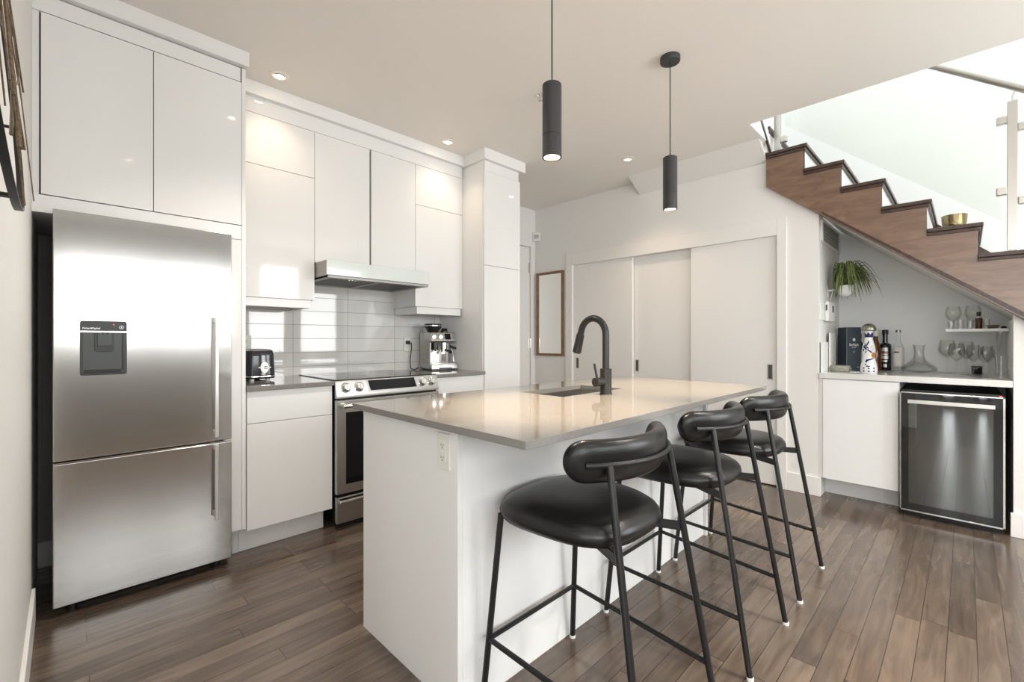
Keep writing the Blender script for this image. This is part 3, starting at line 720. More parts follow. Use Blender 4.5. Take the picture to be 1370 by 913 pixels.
link('handle', E(MB().tube([(EC.x + 0.03, ey0 + 0.025, CZ + 0.172), (EC.x + 0.03, ey0 - 0.03, CZ + 0.166), (EC.x + 0.03, ey0 - 0.075, CZ + 0.155)], [0.010, 0.012, 0.014], 14)), M['black_plastic'], pf)
link('steam_wand', E(MB().tube([(EC.x + 0.095, ey0 + 0.05, CZ + 0.24), (EC.x + 0.095, ey0 + 0.035, CZ + 0.205), (EC.x + 0.099, ey0 + 0.02, CZ + 0.15), (EC.x + 0.103, ey0 + 0.01, CZ + 0.07)], 0.0055, 12)), M['chrome'], t)
link('steam_grip', E(MB().tube([(EC.x + 0.07, ey0 + 0.02, CZ + 0.205), (EC.x + 0.118, ey0 - 0.01, CZ + 0.185)], 0.011, 12)), M['black_plastic'], t)
link('foot', E(MB().box(ex0 + 0.02, ex1 - 0.02, ey0 + 0.02, ey1 - 0.02, CZ, CZ + 0.012)), M['black_plastic'], t)
cord = link('power_cord', MB().tube([(2.125, YW - 0.03, 1.175), (2.14, YW - 0.045, 1.17), (2.145, YW - 0.04, 1.12), (2.14, YW - 0.03, 1.03), (2.135, YW - 0.04, 0.965), (2.13, YW - 0.06, 0.946), (2.13, YW - 0.12, 0.944), (2.14, YW - 0.16, 0.96)], 0.0045, 8), M['black_plastic'], t)
link('plug', MB().box(2.105, 2.135, YW - 0.040, YW - 0.0095, 1.160, 1.190), M['black_plastic'], cord, 0.004)

# outlets
def outlet(loc, facing, label):
    """decora style plate: facing '-y' or '-x'"""
    o = thing('wall_outlet', loc, label, 'outlet'); x, y, z = loc; w, h = 0.034, 0.059
    def b(u0, u1, z0, z1, d0, d1):
        if facing == '-y': return MB().box(x + u0, x + u1, y - d1, y - d0, z + z0, z + z1)
        return MB().box(x - d1, x - d0, y - u1, y - u0, z + z0, z + z1)
    link('plate', b(-w, w, -h, h, 0, 0.007), M['cream_plastic'], o, 0.002)
    link('socket_block', b(-0.0165, 0.0165, -0.034, 0.034, 0.007, 0.0095), M['cream_plastic'], o, 0.001)
    s = MB()
    for zz in (-0.020, 0.020):
        for u in (-0.006, 0.006):
            q = b(u - 0.0012, u + 0.0012, zz - 0.003, zz + 0.005, 0.009, 0.0098); s.add(q.v, q.f)
        q = b(-0.002, 0.002, zz - 0.010, zz - 0.006, 0.009, 0.0098); s.add(q.v, q.f)
    link('slots', s, M['black_plastic'], o)
    q = b(-0.008, 0.008, -0.004, 0.004, 0.0095, 0.0105); link('test_button', q, M['white_plastic'], o)
    return o
outlet((0.885, 1.2075, 0.834), '-x', 'white outlet on the end panel of the island, below the worktop edge')
outlet((2.122, YW - 0.004, 1.158), '-y', 'outlet in the tiles left of the espresso machine with a black plug in it')
outlet((0.868, YW - 0.004, 1.170), '-y', 'outlet in the tiles behind the toaster, at the edge of the tall panel')

# ------------------------------------------------------------------ island
IX0, IX1, IY0, IY1 = 0.885, 2.80, 1.137, 1.775
t = thing('kitchen_island', ((IX0 + IX1) / 2, 1.45, 0), 'white kitchen island base standing on the wood floor behind the stools', 'island')
link('end_panel', MB().box(IX0, IX0 + 0.02, IY0, IY1, 0, 0.909), M['cab_matt'], t, 0.001)
link('end_panel', MB().box(IX1 - 0.02, IX1, IY0 - 0.02, IY1, 0, 0.909), M['cab_matt'], t, 0.001)
link('back_panel', MB().box(IX0 + 0.02, IX1 - 0.02, IY0, IY0 + 0.02, 0, 0.909), M['cab'], t, 0.001)
link('front_panel', MB().box(IX0 + 0.02, IX1 - 0.02, IY1 - 0.04, IY1 - 0.02, 0.0, 0.909), M['cab'], t, 0.001)
# worktop with the sink cut-out
TX0, TX1, TY0, TY1 = 0.840, 2.832, 0.797, 1.783
SX0, SX1, SY0, SY1 = 1.612, 2.115, 1.296, 1.570
tp = MB()
for b in ((TX0, SX0, TY0, TY1), (SX1, TX1, TY0, TY1), (SX0, SX1, TY0, SY0), (SX0, SX1, SY1, TY1)): pass
o = [(TX0, TY0), (TX1, TY0), (TX1, TY1), (TX0, TY1)]; i_ = [(SX0, SY0), (SX1, SY0), (SX1, SY1), (SX0, SY1)]
z0, z1 = 0.9145, CZ
vs = [(*p, z1) for p in o] + [(*p, z1) for p in i_] + [(*p, z0) for p in o] + [(*p, z0) for p in i_]
fs = []
for k in range(4):
    j = (k + 1) % 4
    fs += [(k, j, 4 + j, 4 + k), (8 + j, 8 + k, 12 + k, 12 + j), (k, 8 + k, 8 + j, j), (4 + j, 12 + j, 12 + k, 4 + k)]
tp.add(vs, fs)
tag(link('island_worktop', tp, M['quartz'], None, 0.0015), 'large glossy grey quartz worktop on the kitchen island', 'countertop')
# undermount sink
t = thing('sink', ((SX0 + SX1) / 2, (SY0 + SY1) / 2, 0.72), 'undermount stainless steel sink in the island worktop', 'sink')
sb = MB(); w = 0.008
sb.box(SX0 - w, SX1 + w, SY0 - w, SY1 + w, 0.72, 0.728)
sb.box(SX0 - w, SX0, SY0 - w, SY1 + w, 0.728, 0.9142).box(SX1, SX1 + w, SY0 - w, SY1 + w, 0.728, 0.9142)
sb.box(SX0, SX1, SY0 - w, SY0, 0.728, 0.9142).box(SX0, SX1, SY1, SY1 + w, 0.728, 0.9142)
link('basin', sb, M['steel'], t)
link('drain', MB().lathe([(0.045, 0), (0.045, 0.003), (0.03, 0.003), (0.028, 0.001)], ((SX0 + SX1) / 2, (SY0 + SY1) / 2, 0.728), 24), M['chrome'], t)
# faucet
FXC, FYC = 1.848, 1.222
t = thing('faucet', (FXC, FYC, CZ), 'black gooseneck faucet with side lever on the island', 'faucet')
link('base_body', MB().lathe([(0.030, 0), (0.030, 0.006), (0.0275, 0.008), (0.0275, 0.122), (0.018, 0.124)], (FXC, FYC, CZ), 28), M['faucet_black'], t)
pts = [(FXC, FYC, CZ + 0.12), (FXC, FYC, 1.215)]
R = 0.074; cx_, cy_ = FXC, FYC + R
for k in range(0, 17):
    a = PI - (PI * 0.94) * k / 16; pts.append((FXC, cy_ + R * math.cos(a), 1.222 + R * 1.12 * math.sin(a)))
link('spout', MB().tube(pts, 0.0165, 18), M['faucet_black'], t)
e0 = Vector(pts[-1]); dn = (Vector(pts[-1]) - Vector(pts[-2])).normalized()
sp = link('spray_head', MB().tube([e0, e0 + dn * 0.01, e0 + dn * 0.012, e0 + dn * 0.105], [0.0165, 0.0175, 0.020, 0.0225], 20), M['faucet_black'], t)
link('spray_nozzle', MB().tube([e0 + dn * 0.105, e0 + dn * 0.109], 0.018, 20), M['black_plastic'], sp)
link('lever_hub', MB().tube([(FXC - 0.02, FYC + 0.004, CZ + 0.060), (FXC - 0.072, FYC + 0.012, CZ + 0.060)], 0.0215, 20), M['faucet_black'], t)
link('lever', MB().tube([(FXC - 0.055, FYC + 0.012, CZ + 0.075), (FXC - 0.072, FYC + 0.016, CZ + 0.148)], 0.0055, 10), M['faucet_black'], t)

# ------------------------------------------------------------------ bar stools
def superell(a, n):
    c, s = math.cos(a), math.sin(a)
    return math.copysign(abs(c) ** (2 / n), c), math.copysign(abs(s) ** (2 / n), s)
def make_stool(cx, yo):
    o = thing('bar_stool', (cx, yo + 0.83, 0), 'black leather bar stool nearest the camera, at the near end of the island', 'bar stool', 'bar stools along the island')
    # seat cushion
    n = 48; mb = MB(); vs = []; fs = []
    hw, hy, yc = 0.227, 0.235, yo + 0.895
    prof = [(0.55, 0.622), (0.86, 0.616), (0.955, 0.619), (0.992, 0.631), (1.0, 0.644), (0.985, 0.659), (0.94, 0.673), (0.85, 0.686), (0.65, 0.694), (0.35, 0.696), (0.08, 0.695)]
    for s, z in prof:
        for k in range(n):
            a, b = superell(2 * PI * k / n, 2.2 + 0.9 * min(1, s))
            x = a * hw * s * (1 + 0.10 * b * s); y = b * hy * s
            zz = z + (0.012 * max(0, b) ** 2 * 0 if z > .65 else 0)
            vs.append((cx + x, yc + y, zz))
    for i in range(len(prof) - 1):
        for k in range(n): fs.append((i * n + k, i * n + (k + 1) % n, (i + 1) * n + (k + 1) % n, (i + 1) * n + k))
    fs.append(tuple(range(n - 1, -1, -1))); m_ = (len(prof) - 1) * n; fs.append(tuple(m_ + k for k in range(n)))
    mb.add(vs, fs)
    link('seat', mb, M['leather'], o, angle=60)
    # backrest: capsule pad swept along an arc that wraps forward
    R = 0.315; A = 0.90; bx0 = cx + 0.030; mb = MB(); vs = []; fs = []; ns = 40; nk = 20; ha = 0.063; ht = 0.030
    L = R * A; zc = 0.856; yb = yo + 0.682
    for i in range(ns + 1):
        s = -L + 2 * L * i / ns
        # denser at the ends
        s = L * math.sin(PI / 2 * (-1 + 2 * i / ns)) * 0.998
        d = L - abs(s); q = min(1, d / ha); sc = math.sqrt(max(0.0, 1 - (1 - q) ** 2)); sc = max(sc, 0.04)
        tc = 0.35 + 0.65 * sc if sc > 0.05 else 0.2
        an = s / R
        px = R * math.sin(an) ; py = R * (1 - math.cos(an)); nx, ny = -math.sin(an), math.cos(an)
        for k in range(nk):
            b, c = superell(2 * PI * k / nk, 2.5)
            tt = b * ht * tc; zz = c * ha * sc
            lean = -0.10 * zz
            vs.append((bx0 + px + nx * (tt + lean), yb + py + ny * (tt + lean), zc + zz))
    for i in range(ns):
        for k in range(nk): fs.append((i * nk + k, i * nk + (k + 1) % nk, (i + 1) * nk + (k + 1) % nk, (i + 1) * nk + k))
    fs.append(tuple(range(nk - 1, -1, -1))); fs.append(tuple(ns * nk + k for k in range(nk)))
    mb.add(vs, fs); link('backrest', mb, M['leather'], o, angle=60)
    # curved rod behind the pad
    pts = []
    Rr = R + 0.036
    for k in range(25):
        an = -0.72 + 1.44 * k / 24
        pts.append((bx0 + Rr * math.sin(an), yb + R - Rr * math.cos(an), 0.853))
    link('back_rail', MB().tube(pts, 0.0085, 12), M['black_metal'], o)
    # legs
    def leg(p0, p1):
        p0, p1 = Vector(p0), Vector(p1)
        l_ = link('leg', MB().tube([p0 + (p1 - p0) * 0.012, p1], 0.0105, 12), M['black_metal'], o)
        link('glide', MB().cyl((p0.x, p0.y, 0), 0.012, 0.011, 14), M['white_plastic'], l_)
    tops = {}
    for s in (-1, 1):
        tx = s * 0.158 + 0.012 - 0.030; tops[s] = Vector((bx0 + tx, yb + R - math.sqrt(Rr * Rr - tx * tx) - 0.001, 0.851))
    for s in (-1, 1):
        leg((cx + s * 0.240, yo + 1.118, 0), (cx + s * 0.203, yo + 1.068, 0.632))
        leg((cx + s * 0.222, yo + 0.535, 0), tops[s])
    def onleg(s, front, z):
        if front: a, b = Vector((cx + s * 0.240, yo + 1.118, 0)), Vector((cx + s * 0.203, yo + 1.068, 0.632))
        else: a, b = Vector((cx + s * 0.222, yo + 0.535, 0)), tops[s]
        return a + (b - a) * (z / b.z)
    link('front_rung', MB().tube([onleg(-1, 1, 0.220), onleg(1, 1, 0.220)], 0.0085, 10), M['black_metal'], o)
    for s in (-1, 1):
        link('side_rung', MB().tube([onleg(s, 1, 0.220), onleg(s, 0, 0.190)], 0.0085, 10), M['black_metal'], o)
        p = onleg(s, 0, 0.606); link('seat_bracket', MB().bar(p, (cx + s * 0.06, yc - 0.02, 0.612), 0.006, 0.028), M['black_metal'], o)
    return o
st1 = make_stool(1.212, 0.0)
st2 = copy_tree(st1, (1.933, 0.83, 0), 'black leather bar stool in the middle of the row along the island')
st3 = copy_tree(st1, (2.598, 0.828, 0), 'black leather bar stool farthest from the camera, nearest the closet doors')
st1['label'] = 'black leather bar stool nearest the camera, at the near end of the island'

# ------------------------------------------------------------------ pendants
def pendant(x, y, label):
    zb, zt = 1.929, 2.223; r = 0.0385
    o = thing('pendant_lamp', (x, y, zb), label, 'pendant lamp', 'black cylinder pendants over the island')
    link('canopy', MB().lathe([(0.052, 0), (0.054, 0.003), (0.054, 0.028)], (x, y, H - 0.028), 36), M['dark_metal'], o)
    link('cord', MB().tube([(x, y, zt + 0.012), (x, y, H - 0.027)], 0.0028, 8), M['black_plastic'], o)
    link('cord_grip', MB().lathe([(0.007, 0), (0.005, 0.016)], (x, y, zt), 14), M['dark_metal'], o)
    link('shade', MB().lathe([(r - 0.006, 0.012), (r - 0.006, 0.0), (r, 0.0), (r, 0.083), (r - 0.0015, 0.084), (r - 0.0015, 0.087), (r, 0.088), (r, zt - zb - 0.003), (r - 0.003, zt - zb)], (x, y, zb), 40), M['dark_metal'], o)
    link('bulb', MB().lathe([(r - 0.0065, 0.0), (0.024, -0.001)], (x, y, zb + 0.008), 32), M['bulb'], o)
    d = bpy.data.lights.new('pendant_light', 'SPOT'); d.energy = 56; d.color = (1.0, 0.76, 0.52); d.spot_size = 1.25; d.spot_blend = 0.8; d.shadow_soft_size = 0.03
    lo = bpy.data.objects.new('pendant_light', d); COL.objects.link(lo); lo.parent = o; lo.location = (0, 0, -0.004)
    return o
pendant(1.386, 1.17, 'black cylinder pendant lamp nearer the camera, hung over the near half of the island')
pendant(2.410, 1.17, 'black cylinder pendant lamp farther from the camera, with its round canopy in view')
# downlights
def downlight(x, y, label, power=5, color=(1.0, 0.78, 0.56), group='recessed downlights'):
    o = thing('downlight', (x, y, H - 0.004), label, 'downlight', group)
    link('trim_ring', MB().lathe([(0.056, 0.004), (0.056, 0.001), (0.050, -0.001), (0.034, 0.001), (0.030, 0.004)], (x, y, H - 0.004), 36), M['ceiling'], o)
    link('lamp', MB().lathe([(0.024, 0.0), (0.016, -0.001)], (x, y, H - 0.005), 24), M['bulb'], o)
    d = bpy.data.lights.new('downlight_light', 'SPOT'); d.energy = power; d.color = color; d.spot_size = 2.0; d.spot_blend = 0.9; d.shadow_soft_size = 0.05
    lo = bpy.data.objects.new('downlight_light', d); COL.objects.link(lo); lo.parent = o; lo.location = (0, 0, -0.006)
downlight(0.912, 2.905, 'recessed downlight in the ceiling nearest the refrigerator cabinet')
downlight(2.175, 2.925, 'recessed downlight in the ceiling beside the tall pantry')
downlight(3.505, 2.091, 'recessed downlight in the ceiling in front of the closet doors', 16)
for i, (x, y) in enumerate(((-1.8, -1.0), (0.3, -1.2), (2.2, -1.2), (-1.8, 0.2), (0.40, 0.45), (2.3, -0.1), (0.84, 1.95))):  # unseen fill lights, added to brighten kitchen and living area
    downlight(x, y, 'added fill light set in the ceiling, outside the picture', (8, 44, 118, 4, 2, 64, 56)[i], (1.0, 0.945, 0.88), 'added fill lights outside the picture')
t = thing('sprinkler_head', (2.183, 1.94, H - 0.04), 'small chrome sprinkler head on the ceiling behind the near pendant', 'sprinkler')
link('rosette', MB().lathe([(0.024, 0), (0.020, -0.006), (0.012, -0.012)], (2.183, 1.94, H), 24), M['chrome'], t)
link('deflector', MB().cyl((2.183, 1.94, H - 0.034), 0.006, 0.024, 12).cyl((2.183, 1.94, H - 0.038), 0.014, 0.003, 16), M['chrome'], t)

# ------------------------------------------------------------------ on the closet wall
t = thing('wall_mirror', (XB, 3.485, 1.008), 'tall narrow wall mirror in a thin oak frame left of the closet', 'mirror')
y0, y1, z0, z1, fw = 3.277, 3.691, 1.008, 2.005, 0.028
link('frame', MB().box(XB - 0.024, XB, y0, y0 + fw, z0, z1).box(XB - 0.024, XB, y1 - fw, y1, z0, z1).box(XB - 0.024, XB, y0 + fw, y1 - fw, z0, z0 + fw).box(XB - 0.024, XB, y0 + fw, y1 - fw, z1 - fw, z1), M['frame_wood'], t, 0.002)
link('mirror_glass', MB().box(XB - 0.012, XB - 0.004, y0 + fw, y1 - fw, z0 + fw, z1 - fw), M['mirror'], t)
t = thing('motion_sensor', (4.065, 3.70, 2.39), 'small white motion sensor in the wall corner above the mirror', 'sensor')
sv = MB().prism([(XB, YE - 0.085), (XB, YE), (XB - 0.055, YE), (XB - 0.06, YE - 0.012), (XB - 0.012, YE - 0.088)], 'z', 2.395, 2.505)
link('housing', sv, M['white_plastic'], t, 0.006, 3)
link('lens', MB().prism([(XB - 0.023, YE - 0.075), (XB - 0.026, YE - 0.078), (XB - 0.056, YE - 0.032), (XB - 0.053, YE - 0.029)], 'z', 2.43, 2.475), M['grille'], t)

# ------------------------------------------------------------------ stairs
t = thing('staircase', (4.45, 0.0, 0.6), 'dark stained wooden staircase rising to the left above the bar niche', 'staircase')
def ztread(i): return 2.716 - RISE * i          # tread 0 is the landing
def yris(i): return 0.887 - RUN * i              # riser under the nosing of tread i
NT = 9
# stringer with saw-tooth top
pts = [(1.15, zl(1.15)), (1.15, ztread(0) - 0.045)]
for i in range(NT):
    pts.append((yris(i), ztread(i) - 0.045)); pts.append((yris(i), ztread(i + 1) - 0.045))
pts.append((yris(NT - 1) - 0.10, ztread(NT) - 0.045)); pts.append((yris(NT - 1) - 0.10, zl(yris(NT - 1) - 0.10)))
link('stringer', MB().prism(pts, 'x', SXF, XB + 0.0), M['stair_wood'], t, 0.0015)
# trim strip along the lower edge
yA, yB = 0.335, yris(NT - 1) - 0.10
link('stringer_trim', MB().prism([(0.77, zl(0.77) + 0.012), (yB, zl(yB) + 0.012), (yB, zl(yB) + 0.052), (0.77, zl(0.77) + 0.030)], 'x', SXF - 0.005, SXF), M['tread_wood'], t, 0.001)
for i in range(NT):
    zt = ztread(i); yr = yris(i); yback = 1.15 if i == 0 else yris(i - 1)
    link('tread', MB().box(SXF - 0.022, XS, yr - 0.026, yback + (0 if i == 0 else 0.0), zt - 0.026, zt), M['tread_wood'], t, 0.006, 3)
    link('cove_moulding', MB().box(SXF - 0.010, SXF, yr - 0.012, yback - 0.0, zt - 0.047, zt - 0.026).box(SXF, XS, yr - 0.014, yr, zt - 0.047, zt - 0.026), M['tread_wood'], t, 0.003)
    link('riser', MB().box(SXF + 0.004, XS, yr, yr + 0.016, ztread(i + 1) - 0.045, zt - 0.028), M['upper'], t)
# winder step that turns away above the landing
link('riser', MB().box(4.02, XS, 1.134, 1.15, ztread(0), ztread(0) + 0.17), M['upper'], t)
link('tread', MB().box(4.00, XS, 1.105, 1.40, ztread(0) + 0.170, ztread(0) + 0.196), M['tread_wood'], t, 0.006, 3)
link('skirt_board', MB().add([(3.800, 1.127, 2.902), (4.062, 1.127, 2.712), (4.062, 1.127, 2.737), (3.800, 1.127, 2.932), (3.800, 1.112, 2.902), (4.062, 1.112, 2.712), (4.062, 1.112, 2.737), (3.800, 1.112, 2.932)],
     [(0, 1, 2, 3), (7, 6, 5, 4), (0, 4, 5, 1), (1, 5, 6, 2), (2, 6, 7, 3), (3, 7, 4, 0)]), M['tread_wood'], t)
# skirt on the far wall
sk = [(1.10, ztread(0) + 0.16)]
ye = yris(NT - 1)
link('wall_skirt', MB().prism([(0.90, ztread(0) + 0.07), (ye, ztread(NT) + 0.11), (ye, ztread(NT) - 0.20), (0.90, ztread(0) - 0.20)], 'x', XS - 0.014, XS - 0.001), M['tread_wood'], t)
# plastered underside
link('soffit', MB().prism([(1.14, zl(1.14) + 0.006), (yB, zl(yB) + 0.006), (yB, zl(yB) + 0.026), (1.14, zl(1.14) + 0.026)], 'x', SXF + 0.012, XS - 0.001), M['wall'], t)
# balustrade
t = thing('balustrade', (4.14, -0.2, 1.735), 'stainless steel balustrade with clear glass panels along the stairs', 'railing')
PX = 4.135
zt_ = ztread(5)
def brushed_post(y, z0, z1, name='post'):
    p = link(name, MB().box(PX - 0.018, PX + 0.018, y - 0.0225, y + 0.0225, z0, z1), M['satin'], t, 0.003)
    link('base_plate', MB().lathe([(0.055, 0), (0.055, 0.006), (0.045, 0.012), (0.032, 0.014)], (PX, y, z0), 32), M['chrome'], p)
    return p
p2 = brushed_post(-0.2, zt_, 2.668)
link('rail_bracket', MB().tube([(PX, -0.2, 2.667), (PX, -0.2, 2.70), (PX, -0.206, 2.712), (PX, -0.21, 2.742)], 0.006, 10).bar((PX, -0.245, 2.726), (PX, -0.180, 2.776), 0.028, 0.006), M['satin'], p2)
def clip(y0, y1, z0, par):
    return link('glass_clip', MB().box(PX - 0.022, PX + 0.022, min(y0, y1), max(y0, y1), z0, z0 + 0.048), M['satin'], par, 0.006, 3)
clip(-0.178, -0.132, 2.535, p2); clip(-0.178, -0.132, 2.095, p2); clip(-0.222, -0.268, 2.475, p2); clip(-0.222, -0.268, 2.025, p2)
p1 = brushed_post(1.085, ztread(0), 3.65)
clip(1.063, 1.017, 2.80, p1); clip(1.063, 1.017, 3.4, p1)
SL = 0.835
link('glass_panel', MB().prism([(-0.152, 1.945), (-0.152, 2.682), (1.03, 2.682 + 1.182 * SL), (1.03, 1.945 + 1.182 * SL)], 'x', PX - 0.005, PX + 0.005), M['glass_panel'], t)
link('glass_panel', MB().prism([(-0.248, 1.865), (-0.248, 2.602), (-1.3, 2.602 - 1.052 * SL), (-1.3, 1.865 - 1.052 * SL)], 'x', PX - 0.005, PX + 0.005), M['glass_panel'], t)
link('handrail', MB().tube([(PX, 1.3, 2.765 + 1.5 * 0.78), (PX, -1.3, 2.765 - 1.1 * 0.78)], 0.025, 20), M['satin'], t)
# brass bowl on tread
zb = ztread(4)
t = tag(link('bowl', MB().lathe([(0.036, 0.0), (0.050, 0.005), (0.058, 0.025), (0.062, 0.060), (0.064, 0.098), (0.0615, 0.098), (0.059, 0.060), (0.054, 0.027), (0.045, 0.010), (0.0, 0.008)], (4.225, 0.056, zb), 36), M['brass'], None, angle=60),
        'small hammered brass bowl standing on a stair tread', 'bowl')

# ------------------------------------------------------------------ bar niche
t = thing('bar_cabinet', (4.5, 0.56, 0), 'white single-door cabinet under the left half of the bar counter', 'cabinet')
link('body', MB().box(4.12, XS, 0.326, YA - 0.005, 0.145, 0.905), M['cab_matt'], t, 0.001)
link('door', MB().box(4.095, 4.115, 0.331, 0.770, 0.147, 0.902), M['cab_matt'], t, 0.0015)
link('side_filler', MB().box(4.105, 4.12, 0.772, YA - 0.002, 0.147, 0.905), M['cab_matt'], t)
link('toe_kick', MB().box(4.26, 4.275, 0.33, YA - 0.002, 0, 0.145), M['cab_matt'], t)
link('side_panel', MB().box(4.26, XS, 0.326, 0.342, 0, 0.145), M['cab_matt'], t)
BZ = 0.948
tag(link('bar_countertop', MB().box(4.088, XS - 0.002, -0.2, YA - 0.003, 0.9065, BZ), M['white_top'], None, 0.002), 'white counter slab in the bar niche above the wine cooler', 'countertop')
# wine cooler
t = thing('wine_cooler', (4.4, 0.08, 0), 'black glass-door wine cooler under the bar counter', 'wine cooler')
CX = 4.045
link('body', MB().box(CX + 0.05, 4.75, -0.158, 0.312, 0.04, 0.858), M['black_plastic'], t, 0.003)
link('plinth', MB().box(CX + 0.07, 4.7, -0.15, 0.305, 0.0, 0.04), M['black_plastic'], t)
cd = link('door', MB().box(CX + 0.004, CX + 0.045, -0.166, 0.318, 0.045, 0.845), M['black_plastic'], t, 0.002)
fr = MB().box(CX, CX + 0.02, -0.168, -0.158, 0.043, 0.847).box(CX, CX + 0.02, 0.312, 0.320, 0.043, 0.847).box(CX, CX + 0.02, -0.168, 0.320, 0.043, 0.052).box(CX, CX + 0.02, -0.168, 0.320, 0.839, 0.847)
link('door_frame', fr, M['chrome'], cd, 0.001)
link('glass', MB().box(CX + 0.0005, CX + 0.004, -0.158, 0.312, 0.052, 0.839), M['tint_glass'], cd)
link('viewing_panel', MB().prism([(-0.118, 0.10), (0.274, 0.10), (0.274, 0.775), (-0.118, 0.775)], 'x', CX - 0.0010, CX + 0.0002), M['cooler_glass'], cd)
link('handle', MB().box(CX - 0.020, CX - 0.008, -0.126, 0.278, 0.772, 0.797).box(CX - 0.01, CX + 0.002, 0.255, 0.27, 0.776, 0.793).box(CX - 0.01, CX + 0.002, -0.118, -0.103, 0.776, 0.793), M['satin'], cd, 0.002)
link('indicator', MB().box(CX + 0.02, CX + 0.034, -0.156, -0.144, 0.8455, 0.853), M['red_led'], cd)
# shelf
SHX = 4.44
t = thing('wall_shelf', (4.66, -0.045, 1.255), 'short white shelf on brackets above the bar counter', 'shelf')
link('board', MB().box(SHX, XS - 0.002, -0.199, 0.103, 1.256, 1.275), M['cab_matt'], t, 0.001)
for y in (-0.165,):
    link('bracket', MB().box(SHX + 0.06, XS - 0.002, y - 0.009, y + 0.009, 1.246, 1.256).box(XS - 0.014, XS - 0.002, y - 0.009, y + 0.009, 1.08, 1.256).bar((SHX + 0.12, y, 1.248), (XS - 0.01, y, 1.12), 0.010, 0.010), M['white_plastic'], t)

def bottle(name, c, prof, m, label, cat='bottle', group=None):
    o = thing(name, c, label, cat, group)
    link('glass_body', MB().lathe(prof, c, 32), m, o, angle=50)
    return o
# gift box
c = Vector((4.665, 0.690, BZ))
t = thing('gift_box', c, 'tall dark blue presentation box with silver print on the bar counter', 'box')
ga = -0.90
gb = MB().box(c.x - 0.055, c.x + 0.055, c.y - 0.062, c.y + 0.062, BZ, BZ + 0.262).rotz(ga, c)
gbo = link('carton', gb, M['navy'], t, 0.002)
link('edge_line', MB().box(c.x - 0.0558, c.x - 0.0548, c.y - 0.0628, c.y - 0.0618, BZ + 0.004, BZ + 0.258).rotz(ga, c), M['silver_print'], t)
# text on the face that looks at the room (normal -y before the turn)
def boxtext(s, size, ux, uz, **k):
    p = Vector((c.x + ux, c.y - 0.0624, BZ + uz)) - c
    p = Matrix.Rotation(ga, 3, 'Z') @ p + c
    return text('print', s, size, p, Matrix.Rotation(ga, 3, 'Z') @ RX, M['silver_print'], gbo, depth=0.0003, **k)
boxtext('BenRiach', 0.022, 0.0, 0.155, bold=0.0005, sx=0.85)
boxtext('SPEYSIDE', 0.009, 0.0, 0.138)
boxtext('12', 0.014, 0.0, 0.112)
boxtext('70cl', 0.010, 0.03, 0.018)
link('emblem', MB().cyl((c.x, c.y - 0.0635, BZ + 0.186), 0.010, 0.0015, 16, 'y').rotz(ga, c), M['silver_print'], gbo)
# green bottle with red capsule
c = (4.80, 0.640, BZ)
t = bottle('whiskey_bottle', c, [(0.034, 0), (0.037, 0.004), (0.037, 0.135), (0.030, 0.158), (0.0155, 0.180), (0.0145, 0.20)], M['green_glass'], 'green whiskey bottle with red capsule right of the dark blue box')
link('cap', MB().lathe([(0.0155, 0.0), (0.0155, 0.036), (0.014, 0.038)], (c[0], c[1], BZ + 0.192), 24), M['red'], t)
link('neck_label', MB().lathe([(0.0158, 0.0), (0.0150, 0.028)], (c[0], c[1], BZ + 0.176), 24), M['paper_label'], t)
lb = link('label', MB().lathe([(0.0374, 0.0), (0.0374, 0.072)], (c[0], c[1], BZ + 0.052), 32), M['paper_label'], t)
link('label_band', MB().lathe([(0.0377, 0.0), (0.0377, 0.006)], (c[0], c[1], BZ + 0.112), 32), M['green_glass'], lb)
# white and blue ceramic decanter
c = (4.325, 0.520, BZ)
t = thing('ceramic_bottle', c, 'tall white ceramic bottle with cobalt blue painting and domed metal stopper', 'bottle')
prof = [(0.058, 0), (0.060, 0.006), (0.060, 0.030), (0.056, 0.050), (0.047, 0.075), (0.042, 0.100), (0.042, 0.112), (0.046, 0.126), (0.047, 0.142), (0.043, 0.165), (0.033, 0.192), (0.026, 0.215), (0.026, 0.225), (0.030, 0.250), (0.035, 0.258)]
cbody = link('body', MB().lathe([(r * 0.80, z) for r, z in prof], c, 40), M['ceramic'], t, angle=60)
link('stopper', MB().lathe([(0.040, 0.0), (0.043, 0.006), (0.040, 0.022), (0.029, 0.037), (0.012, 0.044), (0.001, 0.045)], (c[0], c[1], BZ + 0.256), 32), M['cap_grey'], t, angle=60)
